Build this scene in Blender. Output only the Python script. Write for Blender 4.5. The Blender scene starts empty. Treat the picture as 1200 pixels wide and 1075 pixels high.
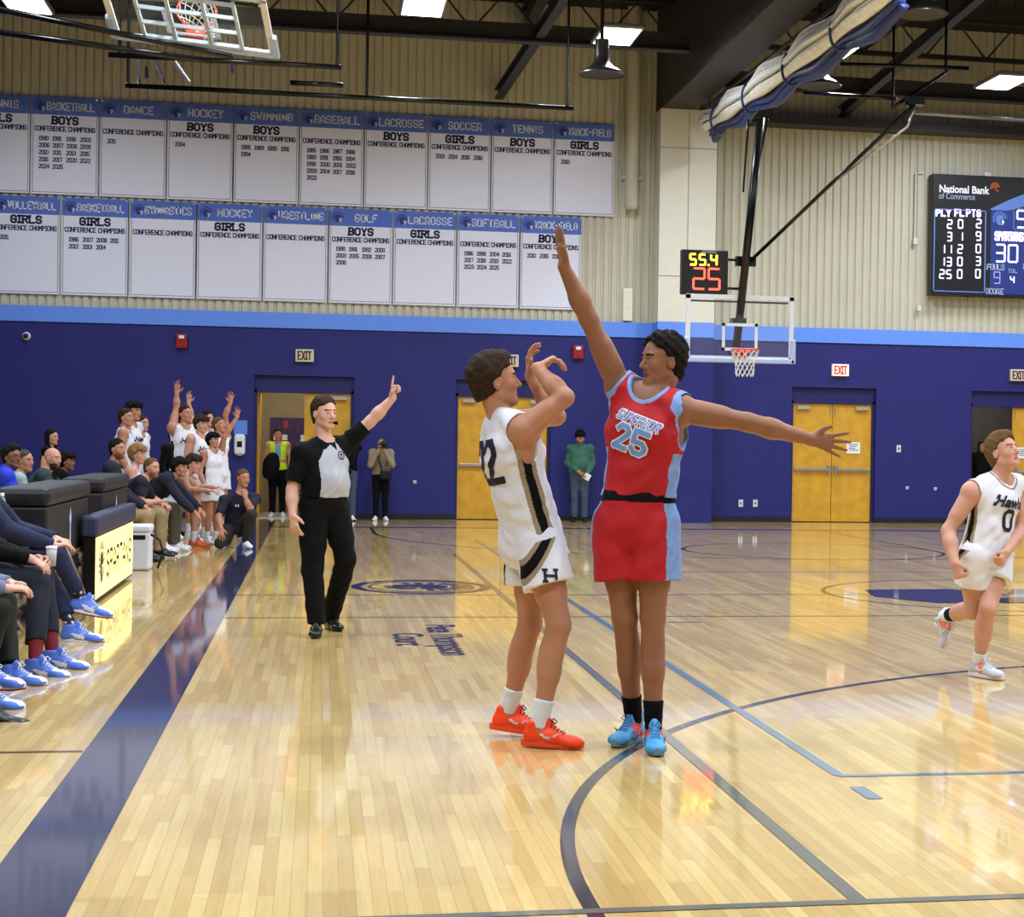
import bpy, bmesh, math, random
import numpy as np
from mathutils import Vector, Matrix
from mathutils.bvhtree import BVHTree

# ------------------------------------------------------------------ camera, light, exposure
scene = bpy.context.scene
COL = scene.collection
CAM_POS = np.array([.7464, -16.8241, 1.4848])
CAM_F, CAM_CX, CAM_CY = 2049.0, 762.1, 537.5          # focal length and principal point, 1200 x 1075 frame
CAM_YAW, CAM_PITCH, CAM_ROLL = .1874, -.0087, .0156
FWD = np.array([math.sin(CAM_YAW)*math.cos(CAM_PITCH), math.cos(CAM_YAW)*math.cos(CAM_PITCH), math.sin(CAM_PITCH)])
RGT = np.array([math.cos(CAM_YAW), -math.sin(CAM_YAW), 0.0])
UPV = np.cross(RGT, FWD)
cam_data = bpy.data.cameras.new('camera')
cam = bpy.data.objects.new('camera', cam_data)
COL.objects.link(cam)
cam_data.sensor_fit = 'HORIZONTAL'
cam_data.sensor_width = 36.0
cam_data.lens = CAM_F/1200*36.0
cam_data.shift_x = -(CAM_CX-600)/1200
cam_data.clip_start = .05
cam_data.clip_end = 200
_c, _s = math.cos(CAM_ROLL), math.sin(CAM_ROLL)
_r = RGT*_c + UPV*_s            # a photograph turned clockwise: camera rolled anticlockwise
_u = UPV*_c - RGT*_s
cam.matrix_world = Matrix(((_r[0], _u[0], -FWD[0], CAM_POS[0]), (_r[1], _u[1], -FWD[1], CAM_POS[1]),
                           (_r[2], _u[2], -FWD[2], CAM_POS[2]), (0, 0, 0, 1)))
scene.camera = cam

world = bpy.data.worlds.new('world')
scene.world = world
world.use_nodes = True
world.node_tree.nodes['Background'].inputs[0].default_value = (.05, .05, .06, 1)
world.node_tree.nodes['Background'].inputs[1].default_value = .2

scene.view_settings.view_transform = 'Standard'
scene.view_settings.look = 'None'
scene.view_settings.gamma = 1
scene.view_settings.exposure = 0.0
scene.view_settings.use_curve_mapping = False
scene.cycles.max_bounces = 7
scene.cycles.diffuse_bounces = 2
scene.cycles.glossy_bounces = 4
scene.cycles.sample_clamp_indirect = 6
scene.cycles.use_denoising = True

LAMP_Z = 8.05
LAMP_WATTS = 192.0               # each square high bay panel, lensed to a cone
LAMP_SPREAD = math.radians(166)
LAMP_GLOW = 13.0                  # what the panel itself shows from the side
LAMP_COLOR = (.86, .94, 1.0)
# the gym's ceiling lamps: first the five the photograph shows, then the same grid over the rest of the hall
LAMP_SPOTS = [(-3.75, 11.3), (2.21, 9.94), (5.39, 11.12), (9.08, 11.16), (12.72, 12.88)]
for _y in (3.2, -2.6, -8.4, -14.2):
    for _x in (-4.2, .1, 4.4, 8.7, 13.0, 17.3):
        LAMP_SPOTS.append((_x, _y))
LAMP_SPOTS += [(16.3, 10.5), (20.5, 10.5), (21.5, 3.2), (21.5, -2.6), (21.5, -8.4)]

# pixel of the 1200 x 1075 frame -> point of the place, on a given depth plane or on the floor
def pix_ray(px, py):
    a, b = px-CAM_CX, py-CAM_CY
    X = a*_c + b*_s; Y = -a*_s + b*_c
    return FWD + RGT*X/CAM_F - UPV*Y/CAM_F
def at(px, py, Y):
    d = pix_ray(px, py); return CAM_POS + d*(Y-CAM_POS[1])/d[1]
def at_floor(px, py, z=0.0):
    d = pix_ray(px, py); return CAM_POS + d*(z-CAM_POS[2])/d[2]
def at_x(px, py, x):
    d = pix_ray(px, py); return CAM_POS + d*(x-CAM_POS[0])/d[0]
# ------------------------------------------------------------------ materials
def lin(c):
    return tuple(((v/255)/12.92 if v/255 <= .04045 else ((v/255+.055)/1.055)**2.4) for v in c)
_mats = {}
def mat(name, rgb, rough=.6, metal=0.0, var=.06, scale=6.0, spec=.4, emit=0.0, bump=0.0, bscale=60.0, alpha=None, coat=0.0):
    """principled material, its colour broken up by a little object-space noise"""
    if name in _mats: return _mats[name]
    m = bpy.data.materials.new(name); m.use_nodes = True
    nt = m.node_tree; b = nt.nodes['Principled BSDF']
    c = lin(rgb)
    b.inputs['Roughness'].default_value = rough
    b.inputs['Metallic'].default_value = metal
    b.inputs['Specular IOR Level'].default_value = spec
    b.inputs['Coat Weight'].default_value = coat
    tc = nt.nodes.new('ShaderNodeTexCoord')
    if var > 0:
        n = nt.nodes.new('ShaderNodeTexNoise'); n.inputs['Scale'].default_value = scale; n.inputs['Detail'].default_value = 3
        r = nt.nodes.new('ShaderNodeValToRGB')
        r.color_ramp.elements[0].position = .3; r.color_ramp.elements[1].position = .7
        r.color_ramp.elements[0].color = (*[v*(1-var) for v in c], 1)
        r.color_ramp.elements[1].color = (*[min(1, v*(1+var)) for v in c], 1)
        nt.links.new(tc.outputs['Object'], n.inputs['Vector'])
        nt.links.new(n.outputs['Fac'], r.inputs['Fac'])
        nt.links.new(r.outputs['Color'], b.inputs['Base Color'])
    else:
        b.inputs['Base Color'].default_value = (*c, 1)
    if bump > 0:
        n2 = nt.nodes.new('ShaderNodeTexNoise'); n2.inputs['Scale'].default_value = bscale
        bp = nt.nodes.new('ShaderNodeBump'); bp.inputs['Strength'].default_value = bump; bp.inputs['Distance'].default_value = .01
        nt.links.new(tc.outputs['Object'], n2.inputs['Vector'])
        nt.links.new(n2.outputs['Fac'], bp.inputs['Height'])
        nt.links.new(bp.outputs['Normal'], b.inputs['Normal'])
    if emit > 0:
        b.inputs['Emission Color'].default_value = (*c, 1)
        b.inputs['Emission Strength'].default_value = emit
    if alpha is not None:
        b.inputs['Alpha'].default_value = alpha
    _mats[name] = m
    return m

# ------------------------------------------------------------------ mesh building
class MB:
    """collects shapes, then links them as ONE mesh object"""
    def __init__(self): self.v = []; self.f = []; self.mi = []
    def add(self, vs, fs, mi=0):
        o = len(self.v); self.v += [tuple(float(c) for c in p) for p in vs]
        self.f += [tuple(i+o for i in q) for q in fs]; self.mi += [mi]*len(fs); return self
    def box(self, lo, hi, mi=0, bev=0.0):
        x0, y0, z0 = lo; x1, y1, z1 = hi
        if bev > 0:
            b = min(bev, abs(x1-x0)/2.01, abs(y1-y0)/2.01, abs(z1-z0)/2.01)
            bm = bmesh.new(); bmesh.ops.create_cube(bm, size=1)
            for v in bm.verts: v.co = Vector(((x0+x1)/2+v.co.x*(x1-x0), (y0+y1)/2+v.co.y*(y1-y0), (z0+z1)/2+v.co.z*(z1-z0)))
            bmesh.ops.bevel(bm, geom=bm.edges[:], offset=b, segments=2, affect='EDGES', profile=.5)
            bm.verts.index_update()
            self.add([v.co[:] for v in bm.verts], [[v.index for v in f.verts] for f in bm.faces], mi); bm.free(); return self
        v = [(x0,y0,z0),(x1,y0,z0),(x1,y1,z0),(x0,y1,z0),(x0,y0,z1),(x1,y0,z1),(x1,y1,z1),(x0,y1,z1)]
        return self.add(v, [(0,3,2,1),(4,5,6,7),(0,1,5,4),(1,2,6,5),(2,3,7,6),(3,0,4,7)], mi)
    def tube(self, pts, r, n=10, mi=0, cap=True):
        pts = [np.array(p, float) for p in pts]; rs = r if isinstance(r, (list, tuple)) else [r]*len(pts)
        rings = []; prev = None
        for i, p in enumerate(pts):
            t = pts[min(i+1, len(pts)-1)]-pts[max(i-1, 0)]; t = t/(np.linalg.norm(t)+1e-9)
            if prev is None:
                a = np.array([0, 0, 1.]) if abs(t[2]) < .9 else np.array([1., 0, 0])
                s = np.cross(t, a)
            else: s = prev-t*(prev@t)
            s = s/np.linalg.norm(s); prev = s; q = np.cross(t, s)
            rings.append([p+rs[i]*(s*math.cos(2*math.pi*k/n)+q*math.sin(2*math.pi*k/n)) for k in range(n)])
        vs = [v for R in rings for v in R]; fs = []
        for i in range(len(rings)-1):
            for k in range(n):
                a = i*n+k; b = i*n+(k+1) % n
                fs.append((a, b, b+n, a+n))
        if cap:
            fs.append(tuple(range(n-1, -1, -1))); fs.append(tuple((len(rings)-1)*n+k for k in range(n)))
        return self.add(vs, fs, mi)
    def lathe(self, c, prof, n=24, axis='z', mi=0):
        vs = []; fs = []
        for (r, h) in prof:
            for k in range(n):
                a = 2*math.pi*k/n; x, y = r*math.cos(a), r*math.sin(a)
                vs.append({'z': (c[0]+x, c[1]+y, c[2]+h), 'y': (c[0]+x, c[1]+h, c[2]+y), 'x': (c[0]+h, c[1]+x, c[2]+y)}[axis])
        for i in range(len(prof)-1):
            for k in range(n):
                a = i*n+k; b = i*n+(k+1) % n; fs.append((a, b, b+n, a+n))
        return self.add(vs, fs, mi)
    def bar(self, a, b, w, h, mi=0):
        """rectangular bar from a to b, w wide sideways, h high"""
        a = np.array(a, float); b = np.array(b, float); t = (b-a)/np.linalg.norm(b-a)
        s = np.cross(t, [0, 0, 1.]);
        if np.linalg.norm(s) < 1e-3: s = np.array([1., 0, 0])
        s = s/np.linalg.norm(s); u = np.cross(s, t)
        vs = []
        for p in (a, b):
            for (i, j) in ((-1, -1), (1, -1), (1, 1), (-1, 1)): vs.append(p+s*i*w/2+u*j*h/2)
        return self.add(vs, [(0,3,2,1),(4,5,6,7),(0,1,5,4),(1,2,6,5),(2,3,7,6),(3,0,4,7)], mi)
    def build(self, name, m, parent=None, smooth=False, origin=None):
        me = bpy.data.meshes.new(name)
        o3 = np.array(origin if origin is not None else (0, 0, 0), float)
        vs = [tuple(np.array(p)-o3) for p in self.v] if origin is not None else self.v
        me.from_pydata(vs, [], self.f)
        ms = m if isinstance(m, (list, tuple)) else [m]
        for x in ms: me.materials.append(x)
        if len(ms) > 1: me.polygons.foreach_set('material_index', self.mi)
        me.update()
        bm = bmesh.new(); bm.from_mesh(me); bmesh.ops.recalc_face_normals(bm, faces=bm.faces[:]); bm.to_mesh(me); bm.free()
        if smooth: me.polygons.foreach_set('use_smooth', [True]*len(me.polygons))
        ob = bpy.data.objects.new(name, me); COL.objects.link(ob)
        if origin is not None: ob.location = tuple(o3)
        if parent is not None: ob.parent = parent
        return ob

def tag(o, label, cat, group=None, kind=None):
    if label: o['label'] = label
    if cat: o['category'] = cat
    if group: o['group'] = group
    if kind: o['kind'] = kind
    return o
def thing(name, label, cat, loc=(0, 0, 0), group=None, rz=0.0):
    o = bpy.data.objects.new(name, None); COL.objects.link(o); o.empty_display_size = .1
    o.location = tuple(float(v) for v in loc); o.rotation_euler = (0, 0, rz)
    return tag(o, label, cat, group)
def struct(o): o['kind'] = 'structure'; return o
def copy_tree(o, parent=None):
    c = o.copy(); COL.objects.link(c); c.parent = parent
    for ch in list(o.children): copy_tree(ch, c)
    return c

# ------------------------------------------------------------------ lettering: block strokes on a 4 x 6 grid
GL = {'A':'00 04 26 44 40/02 42','B':'00 06 36 45 44 33 03/33 42 41 30 00','C':'45 36 16 05 01 10 30 41','D':'00 06 36 45 41 30 00',
'E':'46 06 00 40/03 33','F':'46 06 00/03 33','G':'45 36 16 05 01 10 30 41 43 23','H':'00 06/40 46/03 43','I':'10 16/06 26/00 20',
'J':'46 41 30 10 01','K':'00 06/46 13 40','L':'06 00 40','M':'00 06 23 46 40','N':'00 06 40 46','O':'10 01 05 16 36 45 41 30 10',
'P':'00 06 36 45 44 33 03','Q':'10 01 05 16 36 45 41 30 10/22 40','R':'00 06 36 45 44 33 03/23 40','S':'45 36 16 05 04 13 33 42 41 30 10 01',
'T':'06 46/26 20','U':'06 01 10 30 41 46','V':'06 20 46','W':'06 10 23 30 46','X':'00 46/06 40','Y':'06 23 46/23 20','Z':'06 46 00 40',
'0':'10 01 05 16 36 45 41 30 10','1':'05 16 10/00 20','2':'05 16 36 45 44 00 40','3':'05 16 36 45 44 33 42 41 30 10 01/13 33',
'4':'30 36 02 42','5':'46 06 03 33 42 41 30 10 01','6':'45 36 16 05 01 10 30 41 42 33 03','7':'06 46 20',
'8':'13 04 05 16 36 45 44 33 13 02 01 10 30 41 42 33','9':'01 10 30 41 45 36 16 05 04 13 43','+':'03 43/25 21','-':'13 33','.':'00 00','/':'00 46'}
NARROW = {'I': 2, '1': 2, '.': 0}
def strokes(text, h, w=None, gap=.30, serif=False):
    """-> list of segments (a, b, how far the stroke runs past either end, in stroke widths) and the total width; cap height h"""
    w = w or h*.62; sx = w/4; sy = h/6; x = 0; out = []
    for ch in text:
        if ch == ' ': x += w*.75; continue
        for pl in GL[ch].split('/'):
            p = [np.array((x+int(a[0])*sx, int(a[1])*sy)) for a in pl.split()]
            e = [.5]*len(p)
            for i in range(1, len(p)-1):
                d0 = p[i]-p[i-1]; d1 = p[i+1]-p[i]; th = math.acos(max(-1, min(1, float(d0@d1)/(np.linalg.norm(d0)*np.linalg.norm(d1)+1e-12))))
                e[i] = min(.5, .5*math.tan(min(th, 2.6)/2))
            if len(p) > 2 and np.allclose(p[0], p[-1]): e[0] = e[-1] = .22
            out += [(p[i], p[i+1], e[i], e[i+1]) for i in range(len(p)-1)]
            if serif:
                for (q, nx) in ((p[0], p[1]), (p[-1], p[-2])):
                    if abs(q[0]-nx[0]) < 1e-6 and (abs(q[1]) < 1e-6 or abs(q[1]-h) < 1e-6) and abs(q[1]-nx[1]) > 2*sy:
                        out.append((q+np.array((-sx*.5, 0)), q+np.array((sx*.5, 0)), .5, .5))
        x += NARROW.get(ch, 4)*sx + w*gap
    return out, x-w*gap
def stroke_quads(segs, t, sub=None):
    """segments -> flat quads of thickness t, optionally cut into pieces no longer than sub"""
    vs = []; fs = []
    for sg in segs:
        a = np.array(sg[0], float); b = np.array(sg[1], float); ea, eb = (sg[2], sg[3]) if len(sg) > 2 else (.5, .5)
        L = np.linalg.norm(b-a); d = (b-a)/L if L > 1e-9 else np.array([1., 0]); n = np.array([-d[1], d[0]])
        a = a-d*t*ea; b = b+d*t*eb; k = 1 if not sub else max(1, int(math.ceil((L+t)/sub))); m = 1 if not sub else max(1, int(math.ceil(t/sub)))
        o = len(vs)
        for i in range(k+1):
            p = a+(b-a)*i/k
            for j in range(m+1): vs.append(p+n*t*(j/m-.5))
        fs += [(o+i*(m+1)+j, o+(i+1)*(m+1)+j, o+(i+1)*(m+1)+j+1, o+i*(m+1)+j+1) for i in range(k) for j in range(m)]
    return np.array(vs), fs
def put2d(mb, vs, fs, org, R, U, mi=0):
    org = np.array(org, float); R = np.array(R, float); U = np.array(U, float)
    return mb.add([org+R*p[0]+U*p[1] for p in vs], fs, mi)
def write(mb, text, org, R, U, h, t, w=None, gap=.30, serif=False, align='c', mi=0, fit=None):
    segs, W = strokes(text, h, w, gap, serif)
    if fit and W > fit:
        k = fit/W; segs = [((g[0][0]*k, g[0][1]), (g[1][0]*k, g[1][1]), g[2], g[3]) for g in segs]; W = fit
    dx = {'c': -W/2, 'l': 0, 'r': -W}[align]
    segs = [((g[0][0]+dx, g[0][1]), (g[1][0]+dx, g[1][1]), g[2], g[3]) for g in segs]
    vs, fs = stroke_quads(segs, t)
    return put2d(mb, vs, fs, org, R, U, mi)
def font_mesh(text, size, shear=0.0, bold=0.0, align='CENTER'):
    cu = bpy.data.curves.new('lettering', 'FONT'); cu.body = text; cu.size = size; cu.shear = shear; cu.offset = bold; cu.align_x = align
    ob = bpy.data.objects.new('lettering', cu); COL.objects.link(ob)
    dg = bpy.context.evaluated_depsgraph_get(); dg.update()
    me = bpy.data.meshes.new_from_object(ob.evaluated_get(dg))
    vs = np.array([v.co[:2] for v in me.vertices]) if len(me.vertices) else np.zeros((0, 2)); fs = [tuple(p.vertices) for p in me.polygons]
    bpy.data.objects.remove(ob); bpy.data.curves.remove(cu); bpy.data.meshes.remove(me)
    return vs, fs
SEG7 = {'0':'abcdef','1':'bc','2':'abged','3':'abgcd','4':'fgbc','5':'afgcd','6':'afgedc','7':'abc','8':'abcdefg','9':'abfgcd'}
def seven(mb, text, org, R, U, h, t, align='l', mi=0):
    w = h*.55; adv = w+t*2.2; g = t*.62
    S = {'a':((g, h), (w-g, h)), 'g':((g, h/2), (w-g, h/2)), 'd':((g, 0), (w-g, 0)), 'f':((0, h/2+g), (0, h-g)), 'b':((w, h/2+g), (w, h-g)),
         'e':((0, g), (0, h/2-g)), 'c':((w, g), (w, h/2-g))}
    x = 0; segs = []
    for ch in text:
        if ch == '.': segs.append(((x-t*.3, 0), (x-t*.3+.001, 0))); x += t*1.2; continue
        if ch == ' ': x += adv; continue
        segs += [((a[0]+x, a[1]), (b[0]+x, b[1])) for a, b in (S[k] for k in SEG7[ch])]; x += adv
    W = x-t*2.2; dx = {'l': 0, 'r': -W, 'c': -W/2}[align]
    vs, fs = stroke_quads([((a[0]+dx, a[1]), (b[0]+dx, b[1])) for a, b in segs], t)
    return put2d(mb, vs, fs, org, R, U, mi)
def poly2d(mb, pts, org, R, U, mi=0):
    return put2d(mb, [np.array(p) for p in pts], [tuple(range(len(pts)))], org, R, U, mi)
def ring2d(mb, c, r0, r1, a0, a1, org, R, U, n=24, mi=0, sy=1.0):
    vs = []; fs = []
    for i in range(n+1):
        a = a0+(a1-a0)*i/n
        for r in (r0, r1): vs.append(np.array([c[0]+r*math.cos(a), c[1]+r*math.sin(a)*sy]))
    fs = [(2*i, 2*i+1, 2*i+3, 2*i+2) for i in range(n)]
    return put2d(mb, vs, fs, org, R, U, mi)
def helmet(mb, org, R, U, s, mi=0, mf=None):
    """crested helmet emblem, about s high: a crest of separate plumes over a face in profile"""
    for i in range(11):
        a = math.radians(200-i*19); r = .46*s
        c, d = math.cos(a), math.sin(a)
        p = np.array([c*r, d*r]); q = np.array([c*.30*s, d*.30*s]); n = np.array([-d, c])*.042*s
        poly2d(mb, [q-n*.7, p-n, p+n, q+n*.7], org, R, U, mi)
    poly2d(mb, [(-.26*s, .0), (-.20*s, .17*s), (-.02*s, .26*s), (.15*s, .22*s), (.25*s, .08*s), (.23*s, -.02*s), (.06*s, .0), (.02*s, -.1*s),
                (.10*s, -.2*s), (.06*s, -.36*s), (-.12*s, -.34*s), (-.2*s, -.2*s)], org, R, U, mi)
    poly2d(mb, [(.10*s, -.04*s), (.24*s, -.07*s), (.30*s, -.2*s), (.22*s, -.24*s), (.2*s, -.34*s), (.10*s, -.34*s), (.16*s, -.2*s)], org, R, U, mi if mf is None else mf)
# ------------------------------------------------------------------ the setting
WY = 15.9                                   # inner face of the far end wall
ROOM_X0, ROOM_X1, ROOM_Y0, ROOM_Z = -7.5, 24.0, -20.5, 9.7
NAVY = (29, 30, 110); LIGHTBLUE = (98, 144, 242); CREAM = (194, 189, 172)
m_navy = mat('navy_wall_paint', NAVY, .62, var=.05, scale=3)
m_band = mat('light_blue_paint', LIGHTBLUE, .6, var=.03)
m_dark = mat('dark_steel', (34, 33, 36), .5, var=.1)
m_black = mat('black_paint', (14, 14, 17), .35, var=.05)
m_white = mat('white_enamel', (226, 228, 238), .45, var=.02)
m_grey = mat('grey_metal', (140, 140, 145), .4, metal=.6, var=.06)
m_chrome = mat('brushed_steel', (200, 200, 205), .28, metal=.9, var=.04)

def wood_floor():
    m = bpy.data.materials.new('maple_strip_floor'); m.use_nodes = True
    nt = m.node_tree; b = nt.nodes['Principled BSDF']; L = nt.links.new
    tc = nt.nodes.new('ShaderNodeTexCoord'); mp = nt.nodes.new('ShaderNodeMapping')
    mp.inputs['Rotation'].default_value = (0, 0, math.pi/2)
    L(tc.outputs['Object'], mp.inputs['Vector'])
    br = nt.nodes.new('ShaderNodeTexBrick')
    br.inputs['Scale'].default_value = 1.0; br.inputs['Brick Width'].default_value = .85; br.inputs['Row Height'].default_value = .052
    br.inputs['Mortar Size'].default_value = .0009; br.inputs['Mortar Smooth'].default_value = .3; br.inputs['Bias'].default_value = 0
    br.offset = .37; br.offset_frequency = 3; br.squash = 1.35; br.squash_frequency = 5
    br.inputs['Color1'].default_value = (*lin((226, 197, 130)), 1); br.inputs['Color2'].default_value = (*lin((204, 167, 101)), 1)
    br.inputs['Mortar'].default_value = (*lin((166, 128, 74)), 1)
    L(mp.outputs['Vector'], br.inputs['Vector'])
    # each board its own tone, and long grain along it
    br2 = nt.nodes.new('ShaderNodeTexBrick'); br2.offset = .21; br2.offset_frequency = 2
    for k, v in (('Scale', 1.0), ('Brick Width', 1.9), ('Row Height', .18), ('Mortar Size', 0.0)): br2.inputs[k].default_value = v
    br2.inputs['Color1'].default_value = (1.06, 1.05, 1.02, 1); br2.inputs['Color2'].default_value = (.86, .84, .82, 1); br2.inputs['Mortar'].default_value = (1, 1, 1, 1)
    L(mp.outputs['Vector'], br2.inputs['Vector'])
    gm = nt.nodes.new('ShaderNodeMapping'); gm.inputs['Scale'].default_value = (34, 1.4, 1); L(tc.outputs['Object'], gm.inputs['Vector'])
    gn = nt.nodes.new('ShaderNodeTexNoise'); gn.inputs['Scale'].default_value = 2.0; gn.inputs['Detail'].default_value = 5; L(gm.outputs['Vector'], gn.inputs['Vector'])
    gr = nt.nodes.new('ShaderNodeMapRange'); gr.inputs['To Min'].default_value = .82; gr.inputs['To Max'].default_value = 1.12; L(gn.outputs['Fac'], gr.inputs['Value'])
    x1 = nt.nodes.new('ShaderNodeMix'); x1.data_type = 'RGBA'; x1.blend_type = 'MULTIPLY'; x1.inputs['Factor'].default_value = 1
    L(br.outputs['Color'], x1.inputs['A']); L(br2.outputs['Color'], x1.inputs['B'])
    x2 = nt.nodes.new('ShaderNodeMix'); x2.data_type = 'RGBA'; x2.blend_type = 'MULTIPLY'; x2.inputs['Factor'].default_value = 1
    L(x1.outputs['Result'], x2.inputs['A']); L(gr.outputs['Result'], x2.inputs['B'])
    L(x2.outputs['Result'], b.inputs['Base Color'])
    b.inputs['Roughness'].default_value = .42; b.inputs['Specular IOR Level'].default_value = .15
    b.inputs['Coat Weight'].default_value = 1.0; b.inputs['Coat Roughness'].default_value = .055; b.inputs['Coat IOR'].default_value = 1.5
    wv = nt.nodes.new('ShaderNodeTexNoise'); wv.inputs['Scale'].default_value = 2.2; wv.inputs['Detail'].default_value = 2
    wm = nt.nodes.new('ShaderNodeMapping'); wm.inputs['Scale'].default_value = (6, .9, 1); L(tc.outputs['Object'], wm.inputs['Vector']); L(wm.outputs['Vector'], wv.inputs['Vector'])
    bp = nt.nodes.new('ShaderNodeBump'); bp.inputs['Strength'].default_value = .05; bp.inputs['Distance'].default_value = .01
    L(wv.outputs['Fac'], bp.inputs['Height']); L(bp.outputs['Normal'], b.inputs['Coat Normal'])
    return m
m_floor = wood_floor()
def floor_paint(name, rgb):
    m = mat(name, rgb, .4, var=.05, scale=2, spec=.15, coat=1.0)
    m.node_tree.nodes['Principled BSDF'].inputs['Coat Roughness'].default_value = .055
    return m
p_navy = floor_paint('navy_floor_paint', (26, 29, 74)); p_line = floor_paint('dark_line_paint', (42, 38, 48))
p_lblue = floor_paint('light_blue_line_paint', (94, 126, 150)); p_grey = floor_paint('grey_line_paint', (100, 102, 96)); p_lgrey = floor_paint('pale_grey_floor_paint', (150, 146, 150))

fl = struct(MB().box((ROOM_X0-.5, ROOM_Y0-.5, -.2), (ROOM_X1+.5, 20.5, 0)).build('floor', m_floor))
ZL = .0015
NL = [0]
X3 = np.array([1., 0, 0]); Y3 = np.array([0, 1., 0]); Z3 = np.array([0, 0, 1.])
def strip(name, m, pts, w):
    """painted line on the floor along a polyline"""
    NL[0] += 1; z = .0008+.00008*NL[0]           # a coat of paint of its own, so that crossings stay clean
    mb = MB(); pts = [np.array(p, float) for p in pts]; vs = []
    for i, p in enumerate(pts):
        t = pts[min(i+1, len(pts)-1)]-pts[max(i-1, 0)]; t = t/np.linalg.norm(t); n = np.array([-t[1], t[0]])
        vs += [(*(p-n*w/2), z), (*(p+n*w/2), z)]
    mb.add(vs, [(2*i, 2*i+2, 2*i+3, 2*i+1) for i in range(len(pts)-1)])
    return mb.build(name, m, fl)
def arc(c, r, a0, a1, n=64): return [(c[0]+r*math.cos(a0+(a1-a0)*i/n), c[1]+r*math.sin(a0+(a1-a0)*i/n)) for i in range(n+1)]
MX, BL = 7.62, 12.8                          # court middle, baseline from centre line
strip('sideline', p_navy, [(-.157, ROOM_Y0), (-.157, 15.2)], .314)
strip('sideline', p_navy, [(15.4, ROOM_Y0), (15.4, 15.2)], .314)
strip('centre_line', p_line, [(0, 0), (15.24, 0)], .05)
strip('centre_circle', p_line, arc((MX, 0), 1.83, 0, 2*math.pi), .05)
for s in (1, -1):
    strip('baseline', p_navy, [(0, s*(BL+.12)), (15.24, s*(BL+.12))], .3)
    rim = (MX, s*(BL-1.6))
    strip('three_point_line', p_line, [(MX-6.0, s*BL)]+arc(rim, 6.0, math.pi, math.pi+s*math.pi, 96)+[(MX+6.0, s*BL)], .055)
    strip('free_throw_circle', p_line, arc((MX, s*(BL-5.79)), 1.83, 0, 2*math.pi), .05)
    for dx in (-1.83, 1.83): strip('lane_line', p_line, [(MX+dx, s*BL), (MX+dx, s*(BL-5.79))], .05)
strip('attack_line', p_grey, [(.0, -2.13), (15.2, -2.13)], .05)
strip('attack_line', p_grey, [(3.07, 3.0), (12.2, 3.0)], .05)
strip('volleyball_line', p_lblue, [(3.07, -9.27), (3.07, 9.2)], .055)
strip('volleyball_line', p_lblue, [(12.17, -9.27), (12.17, 9.2)], .055)
strip('volleyball_line', p_lblue, [(3.07, -9.27), (12.17, -9.27)], .05)
strip('service_mark', p_lblue, [(3.07, -9.52), (3.07, -9.78)], .07)
strip('second_court_line', p_grey, [(2.50, -11.4), (2.50, 6.0)], .06)
strip('second_court_line', p_grey, [(.8, -11.37), (14.0, -11.37)], .055)
strip('second_court_line', p_grey, [(3.6, -2.62), (3.9, -2.62)], .05)
strip('team_box_line', floor_paint('red_line_paint', (120, 52, 44)), [(-2.5, -8.3), (-.32, -8.3)], .04)
ZL = .0034
# crest in the middle of each half, the sponsor's name beside it
mb = MB()
cl = (1.78, .93)
ring2d(mb, cl, .60, .70, 0, 2*math.pi, (0, 0, ZL), X3, Y3, 48, 0, 1.2)
ring2d(mb, cl, .50, .535, 0, 2*math.pi, (0, 0, ZL), X3, Y3, 48, 0, 1.2)
helmet(mb, (cl[0], cl[1], ZL), -Y3, X3, 1.05)
mb.build('floor_crest', p_navy, fl)
mb = MB()
for txt, ox, oy in (('Court', 1.44, -3.75), ('Pete Thompson', 1.72, -3.75)):
    vs, fs = font_mesh(txt, .32 if txt == 'Court' else .34, bold=.006)
    if txt != 'Court': vs[:, 0] *= .92
    put2d(mb, vs, fs, (ox-.12, oy, ZL), -Y3, X3)
mb.build('floor_lettering', p_navy, fl)
# centre mark: navy letter blocks with a pale slash through them
mb = MB()
poly2d(mb, [(-1.45, -.25), (-1.30, .55), (-.35, .62), (.0, -.1), (.35, .62), (1.3, .55), (1.45, -.25), (1.05, -.95), (-1.05, -.95)], (MX, 0, ZL+.0004), X3, Y3)
mb.build('centre_emblem', p_navy, fl)
mb = MB()
poly2d(mb, [(-.55, -.45), (-.3, -.5), (.75, -.02), (.5, .12), (.2, .02), (-.2, -.2)], (MX, 0, ZL+.0008), X3, Y3)
poly2d(mb, [(.62, .5), (1.2, .5), (1.2, -.8), (.62, -.8)], (MX, 0, ZL+.0008), X3, Y3)
mb.build('centre_emblem_slash', p_lgrey, fl)
mb = MB()
write(mb, 'SPARTANS', (MX, BL+.04, ZL+.0006), X3, Y3, .17, .03, w=.34, gap=.5)
mb.build('baseline_lettering', p_lgrey, fl)

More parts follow.
